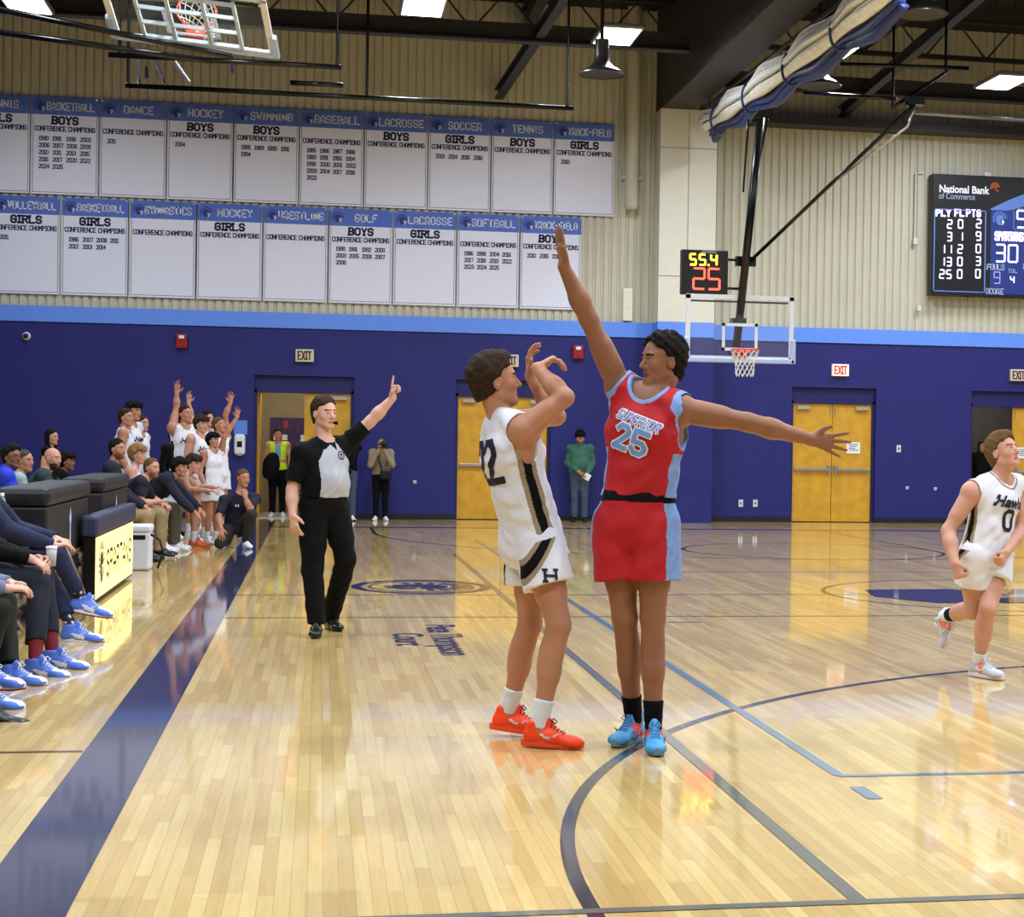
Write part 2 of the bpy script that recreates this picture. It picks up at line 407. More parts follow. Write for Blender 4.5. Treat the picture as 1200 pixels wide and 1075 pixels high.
# --- far wall: painted block below, ribbed metal above
DOORS = [(-.43, 1.37), (3.24, 5.03), (9.72, 11.42), (13.38, 15.2)]
def block_paint():
    m = mat('navy_block_wall', NAVY, .55, var=0)
    nt = m.node_tree; b = nt.nodes['Principled BSDF']; L = nt.links.new
    tc = nt.nodes.new('ShaderNodeTexCoord'); sp = nt.nodes.new('ShaderNodeSeparateXYZ'); cb = nt.nodes.new('ShaderNodeCombineXYZ')
    L(tc.outputs['Object'], sp.inputs[0]); L(sp.outputs['X'], cb.inputs['X']); L(sp.outputs['Z'], cb.inputs['Y'])
    br = nt.nodes.new('ShaderNodeTexBrick'); L(cb.outputs[0], br.inputs['Vector'])
    for k, v in (('Scale', 1.0), ('Brick Width', .4), ('Row Height', .2), ('Mortar Size', .006), ('Mortar Smooth', .4)): br.inputs[k].default_value = v
    c = lin(NAVY); br.inputs['Color1'].default_value = (*c, 1); br.inputs['Color2'].default_value = (*[v*.93 for v in c], 1); br.inputs['Mortar'].default_value = (*[v*.8 for v in c], 1)
    L(br.outputs['Color'], b.inputs['Base Color'])
    bp = nt.nodes.new('ShaderNodeBump'); bp.inputs['Strength'].default_value = .3; bp.inputs['Distance'].default_value = .004; bp.invert = True
    L(br.outputs['Fac'], bp.inputs['Height']); L(bp.outputs['Normal'], b.inputs['Normal'])
    return m
m_block = block_paint()
wb = MB(); xs = [ROOM_X0]
for a, b in DOORS: xs += [a, b]
xs.append(ROOM_X1)
for i in range(0, len(xs), 2): wb.box((xs[i], WY, 0), (xs[i+1], WY+.3, 3.5))
for a, b in DOORS: wb.box((a, WY, 2.62), (b, WY+.3, 3.5))
struct(wb.build('wall_back', m_block))
m_rib = mat('ribbed_cream_panel', CREAM, .5, var=.03, scale=1.5)
rb = MB(); pitch, dep = .155, .032; x = ROOM_X0; prof = []
while x < ROOM_X1:
    prof += [(x, dep), (x+.022, 0), (x+.108, 0), (x+.130, dep)]; x += pitch
n = len(prof)
rb.add([(a, WY+.02+d, 3.72) for a, d in prof]+[(a, WY+.02+d, ROOM_Z) for a, d in prof], [(i, i+1, n+i+1, n+i) for i in range(n-1)])
rb.box((ROOM_X0, WY+.1, 3.5), (ROOM_X1, WY+.3, ROOM_Z))
struct(rb.build('wall_back_panel', m_rib))
struct(MB().box((ROOM_X0, WY-.03, 3.49), (ROOM_X1, WY+.12, 3.77)).build('trim_1', m_band))
bb = MB()
for i in range(0, len(xs), 2): bb.box((xs[i], WY-.015, 0), (xs[i+1], WY+.01, .1))
struct(bb.build('baseboard_back', mat('black_base', (20, 19, 30), .5)))
# the pier that carries the girder
m_pier = mat('pale_pier_panel', (216, 211, 198), .55, var=.02)
pr = MB().box((6.94, 15.3, 3.77), (8.02, WY, 7.75))
pr.box((6.935, 15.295, 7.02), (8.025, 15.3, 7.03), 1).box((6.935, 15.295, 4.62), (8.025, 15.3, 4.63), 1).box((7.48, 15.295, 3.77), (7.49, 15.3, 7.75), 1)
pr.box((6.94, 15.3, 3.49), (8.02, WY, 3.77), 2).box((6.94, 15.3, 0), (8.02, WY, 3.49), 3)
struct(pr.build('pier', [m_pier, mat('panel_joint', (120, 112, 100), .7, var=0), m_band, m_block]))

m_sidewall = mat('side_wall_paint', (36, 36, 84), .7, var=.04)
for nm, lo, hi in (('wall_left', (ROOM_X0-.3, ROOM_Y0, 0), (ROOM_X0, WY+.3, ROOM_Z)), ('wall_right', (ROOM_X1, ROOM_Y0, 0), (ROOM_X1+.3, WY+.3, ROOM_Z)),
                   ('wall_front', (ROOM_X0-.3, ROOM_Y0-.3, 0), (ROOM_X1+.3, ROOM_Y0, ROOM_Z))):
    struct(MB().box(lo, hi).build(nm, m_sidewall))
m_ceil = mat('dark_roof_deck', (22, 21, 22), .8, var=.08)
struct(MB().box((ROOM_X0-.3, ROOM_Y0-.3, ROOM_Z), (ROOM_X1+.3, WY+.3, ROOM_Z+.2)).build('ceiling', m_ceil))
# roof steel
def ibeam(mb, a, b, h, w, t=.03):
    a = np.array(a, float); b = np.array(b, float); z = np.array([0, 0, 1.])
    mb.bar(a+z*(h/2-t/2), b+z*(h/2-t/2), w, t); mb.bar(a-z*(h/2-t/2), b-z*(h/2-t/2), w, t); mb.bar(a, b, t, h-2*t)
tn = 0
def trim(mb, m):
    global tn; tn += 1
    return struct(mb.build('trim_%d' % (tn+1), m))
m_steel = mat('roof_steel', (44, 43, 47), .55, var=.12)
mb = MB(); ibeam(mb, (ROOM_X0, 12.6, 8.35), (6.9, 12.6, 8.35), .3, .22); trim(mb, m_steel)
mb = MB(); ibeam(mb, (8.0, 14.6, 8.2), (ROOM_X1, 14.6, 8.2), .3, .22); trim(mb, m_steel)
for xx in (-3.0, 4.45, 10.9, 15.5):
    mb = MB()
    if xx in (4.45, 10.9):
        xw = {4.45: 3.95, 10.9: 10.6}[xx]
        ibeam(mb, (xw, 15.8, 7.95), (xx, 11.0, 8.55), .2, .16); ibeam(mb, (xx, 11.0, 8.55), (xx+.3, 4, 9.3), .2, .16)
    ibeam(mb, (xx, WY, 9.35), (xx, ROOM_Y0, 9.35), .45, .2); trim(mb, m_steel)
# open web joists across
for yy in (9.2, 14.2, 3.6):
    mb = MB(); z0, z1 = 8.75, 9.45
    for zz in (z0, z1): mb.bar((ROOM_X0, yy, zz), (ROOM_X1, yy, zz), .1, .08)
    k = ROOM_X0
    while k < ROOM_X1-1.2:
        mb.tube([(k, yy, z0), (k+.6, yy, z1), (k+1.2, yy, z0)], .022, 6); k += 1.2
    trim(mb, m_dark)
# box girder on the pier, running down the hall
g = MB().box((6.96, ROOM_Y0+.1, 7.75), (7.62, WY, ROOM_Z)); g.box((6.86, ROOM_Y0+.1, 8.5), (7.72, 9.1, ROOM_Z))
struct(g.build('trim_20', mat('dark_girder', (46, 44, 45), .6, var=.06)))
struct(MB().box((8.02, 15.4, 7.6), (ROOM_X1, WY, 7.75)).build('trim_21', m_steel))

# --- doors
m_oak = mat('golden_oak_veneer', (204, 152, 42), .38, var=.14, scale=5, spec=.5)
m_frame = mat('navy_door_frame', (26, 25, 92), .5, var=.04)
m_closer = mat('door_closer_metal', (176, 168, 150), .4, metal=.3)
m_paper = mat('white_paper', (236, 234, 238), .7, var=.02)
m_ink = mat('grey_ink', (90, 88, 100), .8, var=0)
def doorset(i, a, b, left_open=False, right_hidden=False, closers=True):
    d = MB()
    y0, y1 = WY+.10, WY+.30
    d.box((a, y0-.02, 2.36), (b, y1, 2.62))
    d.box((a, y0-.04, 0), (a+.05, y1, 2.36)).box((b-.05, y0-.04, 0), (b, y1, 2.36)).box((a, y0-.04, 2.31), (b, y1, 2.36))
    fr = struct(d.build('door_%d' % i, m_frame))
    mid = (a+b)/2
    def leaf(x0, x1, hinge):
        lf = MB().box((x0+.006, y0+.01, .015), (x1-.006, y0+.055, 2.305)).build('door_leaf', m_oak, fr)
        bar = MB().box((x0+.04, y0-.055, 1.0), (x1-.04, y0-.02, 1.055), bev=.008)
        hx = x1-.1 if hinge < 0 else x0+.04
        bar.box((hx, y0-.06, .93), (hx+.06, y0+.01, 1.12), bev=.01); bar.box((x0+.05, y0-.03, 1.01), (x0+.09, y0+.02, 1.045)); bar.box((x1-.09, y0-.03, 1.01), (x1-.05, y0+.02, 1.045))
        bar.build('push_bar', m_chrome, lf)
        cx = x0+.08 if hinge < 0 else x1-.34
        MB().box((cx, y0-.05, 2.19), (cx+.26, y0+.012, 2.26), bev=.006).build('door_closer', m_closer, lf)
        ex = x1-.05 if hinge < 0 else x0+.035
        MB().box((ex, y0-.005, 2.05), (ex+.016, y0+.012, 2.27)).build('edge_bolt', m_chrome, lf)
        return lf
    if not left_open: leaf(a+.05, mid, -1)
    leaf(mid, b-.05, 1)
    if left_open:       # that leaf stands swung back into the room behind
        w = mid-a-.05
        MB().box((a+.06, y1, .015), (a+.105, y1+w, 2.305)).build('door_leaf', m_oak, fr)
    return fr
doorset(1, *DOORS[0], left_open=True)
doorset(2, *DOORS[1]); doorset(3, *DOORS[2]); doorset(4, *DOORS[3], left_open=True)
# rooms behind the two open leaves
m_hall = mat('corridor_wall_paint', (150, 134, 104), .7, var=.05)
for (a, b, nm) in ((-1.6, 2.0, 'wall_corridor'), (12.6, 16.2, 'wall_vestibule')):
    c = MB().box((a, 18.6, 0), (b, 18.8, 2.9)).box((a-.1, WY+.3, 0), (a, 18.8, 2.9)).box((b, WY+.3, 0), (b+.1, 18.8, 2.9)).box((a-.1, WY+.3, 2.8), (b+.1, 18.8, 2.95))
    struct(c.build(nm, m_hall if 'corr' in nm else mat('grey_vestibule_paint', (104, 100, 100), .7)))
struct(MB().box((-1.6, WY+.0, .0), (2.0, 18.6, .006)).build('floor_corridor', mat('pale_corridor_tile', (190, 186, 184), .3, var=.05)))
cbl = MB().box((-.2, 18.5, 2.74), (.5, 18.59, 2.79)); cbl.box((-.3, 17.0, 2.77), (.6, 17.3, 2.8))
tag(MB().box((-.3, 17.0, 2.72), (.7, 17.3, 2.79)).build('corridor_lamp', mat('corridor_lamp_glow', (255, 244, 220), emit=22)), 'white ceiling lamp in the corridor behind the open left door', 'lamp')
tag(MB().box((13.9, 17.2, 2.72), (14.9, 17.4, 2.79)).build('vestibule_lamp', mat('vestibule_lamp_glow', (250, 244, 235), emit=16)), 'white ceiling lamp in the grey vestibule behind the open right door', 'lamp')
bd = thing('bulletin_board', 'crowded purple and white bulletin board on the corridor wall seen through the open door', 'bulletin board', (.25, 18.55, 1.5))
MB().box((-.45, -.01, -.45), (.55, .03, .38)).build('board', mat('purple_felt', (70, 52, 96), .8, var=.2, scale=9), bd)
random.seed(4)
for k in range(7):
    px, pz = random.uniform(-.4, .4), random.uniform(-.4, .22)
    MB().box((px, -.016, pz), (px+random.uniform(.08, .16), -.01, pz+random.uniform(.1, .16))).build('notice', random.choice([m_paper, mat('red_notice', (170, 60, 60), .8), mat('cream_notice', (210, 200, 180), .8)]), bd)

# --- ceiling lamps
m_glow = bpy.data.materials.new('lamp_glow'); m_glow.use_nodes = True
_nt = m_glow.node_tree; _b = _nt.nodes['Principled BSDF']
_b.inputs['Base Color'].default_value = (.8, .8, .8, 1); _b.inputs['Emission Color'].default_value = (*LAMP_COLOR, 1); _b.inputs['Emission Strength'].default_value = LAMP_GLOW
def make_lamp():
    r = thing('high_bay_lamp', None, 'lamp', (0, 0, 0))
    MB().box((-.34, -.62, .0), (.34, .62, .08), bev=.02).build('housing', m_grey, r)
    MB().add([(-.30, -.57, -.004), (-.30, .57, -.004), (.30, .57, -.004), (.30, -.57, -.004)], [(0, 1, 2, 3)]).build('diffuser', m_glow, r)
    ld = bpy.data.lights.new('lamp_light', 'AREA'); ld.shape = 'RECTANGLE'; ld.size = .60; ld.size_y = 1.14; ld.energy = LAMP_WATTS; ld.color = LAMP_COLOR; ld.spread = LAMP_SPREAD
    lo_ = bpy.data.objects.new('lamp_light', ld); COL.objects.link(lo_); lo_.location = (0, 0, -.012); lo_.parent = r
    for yy in (-.45, .45): MB().tube([(0, yy, .08), (0, yy, ROOM_Z-LAMP_Z)], .008, 6).build('hanger', m_dark, r)
    return r
lamp0 = make_lamp()
LL = {0: 'square bright lamp cut by the top left corner of the photo', 1: 'square bright lamp at the top edge above the LACROSSE banner', 2: 'square bright lamp over the steel bell fixture left of the dark girder',
      3: 'square bright lamp partly behind the rolled curtain', 4: 'square bright lamp high above the scoreboard at the right edge'}
for i, (lx, ly) in enumerate(LAMP_SPOTS):
    o = lamp0 if i == 0 else copy_tree(lamp0)
    o.location = (lx, ly, LAMP_Z); o['group'] = 'square lamps under the gym roof'
    o['label'] = LL.get(i, 'square gym ceiling lamp outside the photo, over the near court')
# ------------------------------------------------------------------ figures: smooth unions of limbs, polygonised into one surface
def V(*a): return np.array(a, float)
def unit(v): v = np.array(v, float); return v/(np.linalg.norm(v)+1e-12)
class Grid:
    def __init__(s, lo, hi, h, fine=(), hf=None):
        s.ax = []
        for i in range(3):
            c = [lo[i]]
            while c[-1] < hi[i]:
                st = h
                for (a, b) in fine:
                    if a[i]-h < c[-1] < b[i]: st = hf
                c.append(c[-1]+st)
            s.ax.append(np.array(c, np.float32))
        s.F = np.full([len(a) for a in s.ax], .2, np.float32)
    def sl(s, lo, hi):
        return tuple(slice(max(0, int(np.searchsorted(s.ax[i], lo[i]))-1), int(np.searchsorted(s.ax[i], hi[i]))+1) for i in range(3))
    def pts(s, q):
        return (s.ax[0][q[0]][:, None, None], s.ax[1][q[1]][None, :, None], s.ax[2][q[2]][None, None, :])
    def op(s, p, k=.02, t=0.0, mode='u'):
        lo, hi = p['bb']; pad = k+abs(t)+.03
        q = s.sl(lo-pad, hi+pad)
        if any(a.stop-a.start < 1 for a in q): return
        d = p['d'](*s.pts(q))-np.float32(t); A = s.F[q]
        if A.size == 0: return
        if mode == 'u':
            h = np.maximum(k-np.abs(A-d), 0)/max(k, 1e-6); s.F[q] = np.minimum(A, d)-h*h*k*.25
        else:
            d = -d; h = np.maximum(k-np.abs(A-d), 0)/max(k, 1e-6); s.F[q] = np.maximum(A, d)+h*h*k*.25
    def cut(s, n, c, k=.004):
        """keep only the half space where (p-c).n < 0"""
        X, Y, Z = s.pts((slice(None),)*3)
        d = ((X-c[0])*n[0]+(Y-c[1])*n[1]+(Z-c[2])*n[2]).astype(np.float32)
        s.F = np.maximum(s.F, d)
    def mesh(s, smooth=1):
        F = s.F; ins = F < 0
        if not ins.any(): return np.zeros((0, 3)), np.zeros((0, 4), int)
        nx, ny, nz = F.shape
        c = np.zeros((nx-1, ny-1, nz-1), np.int8)
        for i in (0, 1):
            for j in (0, 1):
                for k in (0, 1): c += ins[i:nx-1+i, j:ny-1+j, k:nz-1+k]
        act = (c > 0) & (c < 8); I = np.argwhere(act); ids = np.full(act.shape, -1, np.int32); ids[act] = np.arange(len(I))
        P = np.zeros((len(I), 3)); W = np.zeros(len(I))
        cor = [(i, j, k) for i in (0, 1) for j in (0, 1) for k in (0, 1)]
        val = {q: F[I[:, 0]+q[0], I[:, 1]+q[1], I[:, 2]+q[2]].astype(float) for q in cor}
        co = {q: np.stack([s.ax[a][I[:, a]+q[a]] for a in range(3)], 1).astype(float) for q in cor}
        for a in range(3):
            for q in cor:
                if q[a] == 0:
                    r = list(q); r[a] = 1; r = tuple(r)
                    m = (val[q] < 0) != (val[r] < 0); t = val[q][m]/(val[q][m]-val[r][m])
                    P[m] += co[q][m]+(co[r][m]-co[q][m])*t[:, None]; W[m] += 1
        P /= W[:, None]
        Q = []
        for a in range(3):
            b, d = (a+1) % 3, (a+2) % 3
            A = np.take(ins, range(F.shape[a]-1), a); B = np.take(ins, range(1, F.shape[a]), a)
            E = np.argwhere(A != B)
            E = E[(E[:, b] > 0) & (E[:, d] > 0) & (E[:, b] < F.shape[b]-1) & (E[:, d] < F.shape[d]-1)]
            inA = A[E[:, 0], E[:, 1], E[:, 2]]
            def cid(ob, od):
                G = E.copy(); G[:, b] += ob; G[:, d] += od; return ids[G[:, 0], G[:, 1], G[:, 2]]
            q = np.stack([cid(-1, -1), cid(0, -1), cid(0, 0), cid(-1, 0)], 1)
            q[~inA] = q[~inA][:, ::-1]; Q.append(q)
        Q = np.concatenate(Q)
        for _ in range(smooth):
            S = np.zeros_like(P); N = np.zeros(len(P))
            for i in range(4):
                a, b = Q[:, i], Q[:, (i+1) % 4]
                np.add.at(S, a, P[b]); np.add.at(N, a, 1)
            P = P*.45+.55*S/np.maximum(N, 1)[:, None]
        return P, Q
def _bb(pts, r):
    p = np.array(pts); return (p.min(0)-r, p.max(0)+r)
def cone(a, b, ra, rb):
    a = np.array(a, float); b = np.array(b, float); ab = b-a; L2 = float(ab@ab)+1e-9
    def d(X, Y, Z):
        x, y, z = X-a[0], Y-a[1], Z-a[2]
        u = np.clip((x*ab[0]+y*ab[1]+z*ab[2])/L2, 0, 1)
        return np.sqrt((x-u*ab[0])**2+(y-u*ab[1])**2+(z-u*ab[2])**2)-(ra+(rb-ra)*u)
    return {'d': d, 'bb': _bb([a, b], max(ra, rb))}
def ell(c, r, R=None):
    c = np.array(c, float); R = np.eye(3) if R is None else R; r = np.array(r, float)
    def d(X, Y, Z):
        x, y, z = X-c[0], Y-c[1], Z-c[2]; k0 = 0; k1 = 0
        for i in range(3):
            q = (x*R[i][0]+y*R[i][1]+z*R[i][2])/r[i]; k0 = k0+q*q; k1 = k1+(q/r[i])**2
        k0 = np.sqrt(k0); k1 = np.sqrt(k1)+1e-9
        return k0*(k0-1)/k1
    return {'d': d, 'bb': _bb([c], max(r))}
def sph(c, r): return ell(c, (r, r, r))
def econe(a, b, s, ra, rb):
    """tube of elliptic section: s is its wide direction, ra and rb the (wide, thin) radii at either end"""
    a = np.array(a, float); b = np.array(b, float); ab = b-a; L = float(np.linalg.norm(ab)); t = ab/(L+1e-9)
    s = np.array(s, float); s = unit(s-t*(s@t)); f = np.cross(t, s)
    def d(X, Y, Z):
        x, y, z = X-a[0], Y-a[1], Z-a[2]
        w = x*t[0]+y*t[1]+z*t[2]; u = np.clip(w/L, 0, 1); e = w-u*L
        r1 = ra[0]+(rb[0]-ra[0])*u; r2 = ra[1]+(rb[1]-ra[1])*u; m = np.minimum(r1, r2)
        q = np.sqrt(((x*s[0]+y*s[1]+z*s[2])/r1)**2+((x*f[0]+y*f[1]+z*f[2])/r2)**2+(e/m)**2)
        return (q-1)*m
    return {'d': d, 'bb': _bb([a, b], max(ra+rb))}

def np_object(name, P, Q, mats, parent=None, base=None, mi=None, smooth=True):
    me = bpy.data.meshes.new(name)
    P = np.asarray(P, np.float32)
    if base is not None: P = P-np.asarray(base, np.float32)
    n = len(Q)
    me.vertices.add(len(P)); me.vertices.foreach_set('co', P.ravel())
    me.loops.add(4*n); me.loops.foreach_set('vertex_index', Q.astype(np.int32).ravel())
    me.polygons.add(n); me.polygons.foreach_set('loop_start', np.arange(0, 4*n, 4, dtype=np.int32))
    me.polygons.foreach_set('use_smooth', np.full(n, smooth))
    for m in (mats if isinstance(mats, (list, tuple)) else [mats]): me.materials.append(m)
    if mi is not None: me.polygons.foreach_set('material_index', np.asarray(mi, np.int32))
    me.update(calc_edges=True); me.validate()
    o = bpy.data.objects.new(name, me); COL.objects.link(o)
    if parent is not None: o.parent = parent
    elif base is not None: o.location = tuple(float(v) for v in base)
    return o
def fnoise(X, Y, Z, s, seed=0):
    return (np.sin(X*s*1.0+seed)+np.sin(Y*s*1.3+1.7*seed+.6*np.sin(Z*s*.7))+np.sin(Z*s*.9+X*s*.8+seed*2.3)+np.sin((X+Y-Z)*s*1.9+seed))/4

def head_frame(fwd, up=(0, 0, 1)):
    f = unit(fwd); r = unit(np.cross(f, up)); return np.stack([r, f, np.cross(r, f)])
def head_prims(c, R, s, big=1.0):
    g = lambda x, y, z: c+s*(R[0]*x+R[1]*y+R[2]*z)
    E = lambda p, r: ell(g(*p), np.array(r)*s, R)
    C = lambda p, q, a, b: cone(g(*p), g(*q), a*s, b*s)
    A = [(E((0, -.012, .036), (.074, .094, .088)), .02, 'u'), (E((0, .026, .0), (.063, .062, .085)), .025, 'u'),
         (C((-.046, .0, -.052), (-.012, .064, -.090), .024, .018), .02, 'u'), (C((.046, .0, -.052), (.012, .064, -.090), .024, .018), .02, 'u'),
         (E((0, .046, -.055), (.042, .040, .05)), .02, 'u'), (E((0, .073, -.092), (.021, .017, .017)), .018, 'u'),
         (E((-.040, .052, -.018), (.022, .022, .024)), .02, 'u'), (E((.040, .052, -.018), (.022, .022, .024)), .02, 'u'),
         (C((-.032, .072, .027), (.032, .072, .027), .013, .013), .016, 'u'),
         (E((-.031, .096, .006), (.017, .018, .013)), .010, 's'), (E((.031, .096, .006), (.017, .018, .013)), .010, 's'),
         (E((-.031, .071, .006), (.0135, .0135, .0115)), .004, 'u'), (E((.031, .071, .006), (.0135, .0135, .0115)), .004, 'u'),
         (C((0, .082, .014), (0, .106, -.022), .0085, .0115), .010, 'u'), (C((-.011, .090, -.029), (.011, .090, -.029), .0085, .0085), .008, 'u'),
         (E((0, .080, -.055), (.024, .014, .0065)), .006, 'u'), (E((0, .078, -.067), (.021, .014, .0075)), .006, 'u'), (C((-.020, .090, -.0605), (.020, .090, -.0605), .002, .002), .004, 's'),
         (E((-.077, -.006, -.004), (.010, .020, .033)), .006, 'u'), (E((.077, -.006, -.004), (.010, .020, .033)), .006, 'u'),
         (E((-.088, .0, .0), (.008, .010, .018)), .005, 's'), (E((.088, .0, .0), (.008, .010, .018)), .005, 's')]
    return A
POSE = {'open': [(.1, .1, .1)]*4, 'relax': [(.3, .4, .3), (.4, .5, .3), (.45, .5, .3), (.5, .55, .3)], 'fist': [(1.4, 1.6, 1.0)]*4,
        'point': [(.0, .05, .05), (1.3, 1.5, 1.0), (1.4, 1.5, 1.0), (1.45, 1.5, 1.0)], 'droop': [(.7, .6, .4), (.75, .6, .4), (.8, .65, .4), (.85, .7, .45)],
        'three': [(.7, .9, .6), (.05, .1, .1), (.05, .1, .1), (.1, .1, .1)], 'flat': [(.02, .05, .05)]*4, 'hold': [(.7, .9, .5)]*4}
def hand_prims(w, d, n, side, pose='relax', s=1.0, spread=None, lean=0.0):
    """palm and five separate fingers; d points along the hand, n out of the palm"""
    d = unit(d); n = unit(np.array(n)-d*(np.array(n)@d)); t = np.cross(d, n) if side == 'R' else np.cross(n, d)
    sp = {'open': .17, 'flat': .03}.get(pose, .06) if spread is None else spread
    A = [(econe(w+d*.008*s, w+d*.085*s, t, (.027*s, .019*s), (.040*s, .0145*s)), .018)]
    ln = [.073, .081, .075, .059]
    for i in range(4):
        b = w+s*(d*(.086-.004*abs(i-1))+t*(.0305-.0205*i)); a0 = sp*(1.5-i); dd = unit(d*math.cos(a0)+t*math.sin(a0)); ang = 0; r = .0098*s*(.9 if i == 3 else 1)
        for k, (fr, cu) in enumerate(zip((.44, .31, .25), POSE[pose][i])):
            ang += cu; q = b+(dd*math.cos(ang)+n*math.sin(ang))*ln[i]*fr*s*1.08
            A.append((cone(b, q, r, r*.9), .007 if k == 0 else .003)); b = q; r *= .9
    closed = pose in ('fist', 'point', 'hold')
    b = w+s*(d*.022+t*.026); e = unit(d*.75+t*(.45 if closed else .85)+n*(.5 if closed else .25)); q = b+e*.040*s
    A.append((cone(b, q, .0155*s, .0125*s), .012)); e2 = unit(d*.8+t*(-.25 if closed else .45)+n*(.6 if closed else .25))
    A.append((cone(q, q+e2*.034*s, .0118*s, .0085*s), .004))
    return A

SKIN = {'fair': (200, 146, 124), 'warm': (184, 128, 100), 'olive': (146, 98, 72), 'pale': (212, 162, 142)}
m_lip = {k: mat('lips_'+k, tuple(int(a*b) for a, b in zip(v, (.86, .66, .66))), .5, var=.03) for k, v in SKIN.items()}
m_skin = {k: mat('skin_'+k, v, .52, var=.06, scale=9, spec=.35) for k, v in SKIN.items()}
for k, v in SKIN.items():
    b_ = m_skin[k].node_tree.nodes['Principled BSDF']
m_eyew = mat('eye_white', (196, 186, 178), .3, var=0); m_iris = mat('dark_iris', (40, 28, 22), .25, var=0)
HAIR = {'brown': (52, 38, 28), 'dark': (26, 20, 18), 'sandy': (104, 76, 46), 'blond': (140, 108, 64), 'black': (14, 12, 13), 'grey': (70, 64, 60)}
BEARD = {'dark': (74, 52, 44), 'brown': (118, 84, 66), 'sandy': (136, 98, 72), 'grey': (120, 104, 96)}
m_beard = {k: mat('beard_'+k, v, .8, var=.2, scale=50, spec=.1) for k, v in BEARD.items()}
m_hair = {k: mat('hair_'+k, v, .75, var=.3, scale=60, spec=.12, bump=.5, bscale=160) for k, v in HAIR.items()}

def shoe(root, base, a, toe, upv, sc, h, mats, zone=None, sock=None, name='shoe', lace=None, solem=None, detail=False, size=1.0, stripe=None):
    """a: ankle joint; toe: direction of the foot"""
    f = unit(toe); u = unit(np.array(upv)-f*(np.array(upv)@f)); s = np.cross(f, u); k = sc*size
    B = a-u*.088*k
    g = lambda x, y, z: B+k*(s*x+f*y+u*z)
    pr = [(econe(g(0, -.035, .045), g(0, .06, .048), s, (.035*k, .036*k), (.043*k, .040*k)), .02),
          (econe(g(0, .06, .044), g(.004, .165, .030), s, (.043*k, .040*k), (.042*k, .024*k)), .02), (ell(g(.002, .160, .028), (.044*k, .052*k, .030*k), np.stack([s, f, u])), .015),
          (econe(g(0, -.012, .05), g(0, -.008, .100), f, (.050*k, .036*k), (.050*k, .037*k)), .018), (cone(g(0, .060, .075), g(0, .038, .125), .021*k, .017*k), .012)]
    pts = np.array([g(x, y, z) for x in (-.06, .06) for y in (-.09, .23) for z in (-.01, .16)])
    G = Grid(pts.min(0), pts.max(0), h)
    for p, kk in pr: G.op(p, kk*k)
    G.op(econe(g(0, -.012, .105), g(0, -.012, .16), f, (.040*k, .028*k), (.042*k, .03*k)), .004, 0, 's')
    G.cut(-u, g(0, 0, .016))
    P, Q = G.mesh(1)
    mi = None
    if zone is not None and len(Q):
        c = P[Q].mean(1)-B; L = np.stack([c@s, c@f, c@u], 1)/k; mi = zone(L)
    o = np_object(name, P, Q, mats, root, base, mi)
    # sole
    out = []
    for i in range(32):
        t = 2*math.pi*i/32; y = -math.cos(t); x = math.sin(t)
        w = .037+.009*max(0, y)-.004*(1-abs(y)) if y > 0 else .038
        out.append((x*w*(1.06 if abs(y) < .8 else 1), .066+y*.148))
    mb = MB(); vs = []
    for (z, q) in ((.0, .95), (.009, 1.02), (.0095, 1.03), (.030, .98)):
        for (x, y) in out:
            zz = z+.007*max(0, (y-.15)/.06)**1.5
            vs.append(g(x*q, .066+(y-.066)*(.985+.015*q), zz))
    fs = [tuple(range(31, -1, -1)), tuple(96+i for i in range(32))]
    for r in range(3):
        for i in range(32): fs.append((r*32+i, r*32+(i+1) % 32, r*32+32+(i+1) % 32, r*32+32+i))
    two = isinstance(solem, (list, tuple)); mb.add([v-base for v in vs], fs); mb.mi = [1, 0]+[1]*32+[0]*64
    mb.build('sole', solem or m_white, o); solem = solem[0] if two else solem
    if detail:
        bv = BVHTree.FromPolygons([tuple(p) for p in P], [tuple(int(i) for i in q) for q in Q])
        lm = MB()
        for i in range(5):
            y = .062+i*.014; pl = []
            for x in (-.022, -.011, 0, .011, .022):
                hit = bv.ray_cast(Vector(g(x, y, .2)), Vector(-u))
                if hit[0] is not None: pl.append(np.array(hit[0])+u*.003)
            if len(pl) > 2: lm.tube(pl, .0032*k, 6)
        for sg in (-1, 1): lm.tube([g(0, .05, .118), g(.018*sg, .062, .128), g(.026*sg, .078, .112), g(.012*sg, .074, .106)], .003*k, 6)
        lm.v = [tuple(np.array(v)-base) for v in lm.v]
        lm.build('lace', lace or m_white, o)
        for sg in (-1, 1):
            sw = MB(); pts2 = [(-.045, .010), (-.02, -.004), (.0, -.008), (.03, .004), (.062, .028), (.028, .012), (.004, .003), (-.016, .006), (-.032, .016)]
            vs = []
            for (y, z) in pts2:
                hit = bv.ray_cast(Vector(g(.12*sg, y+.055, z+.05)), Vector(-s*sg))
                vs.append((np.array(hit[0]) if hit[0] is not None else g(.045*sg, y+.055, z+.05))+s*sg*.002-base)
            sw.add(vs, [(0, 1, 7, 8), (1, 2, 6, 7), (2, 3, 5, 6), (3, 4, 5)]); sw.build('side_stripe', stripe or solem or m_white, o)
    return o

def decal(name, vs, fs, m, parent, base, bv, org, R, U, N, off=.004, far=.35):
    """flat lettering laid on a garment"""
    out = []; keep = {}
    for i, p in enumerate(vs):
        q = org+R*p[0]+U*p[1]; hit = bv.ray_cast(Vector(q+N*far), Vector(-N))
        if hit[0] is None: continue
        keep[i] = len(out); out.append(np.array(hit[0])+N*off-base)
    f2 = [tuple(keep[i] for i in f) for f in fs if all(i in keep for i in f)]
    mb = MB(); mb.add(out, f2)
    o = mb.build(name, m, parent); o.data.polygons.foreach_set('use_smooth', [True]*len(o.data.polygons)); return o

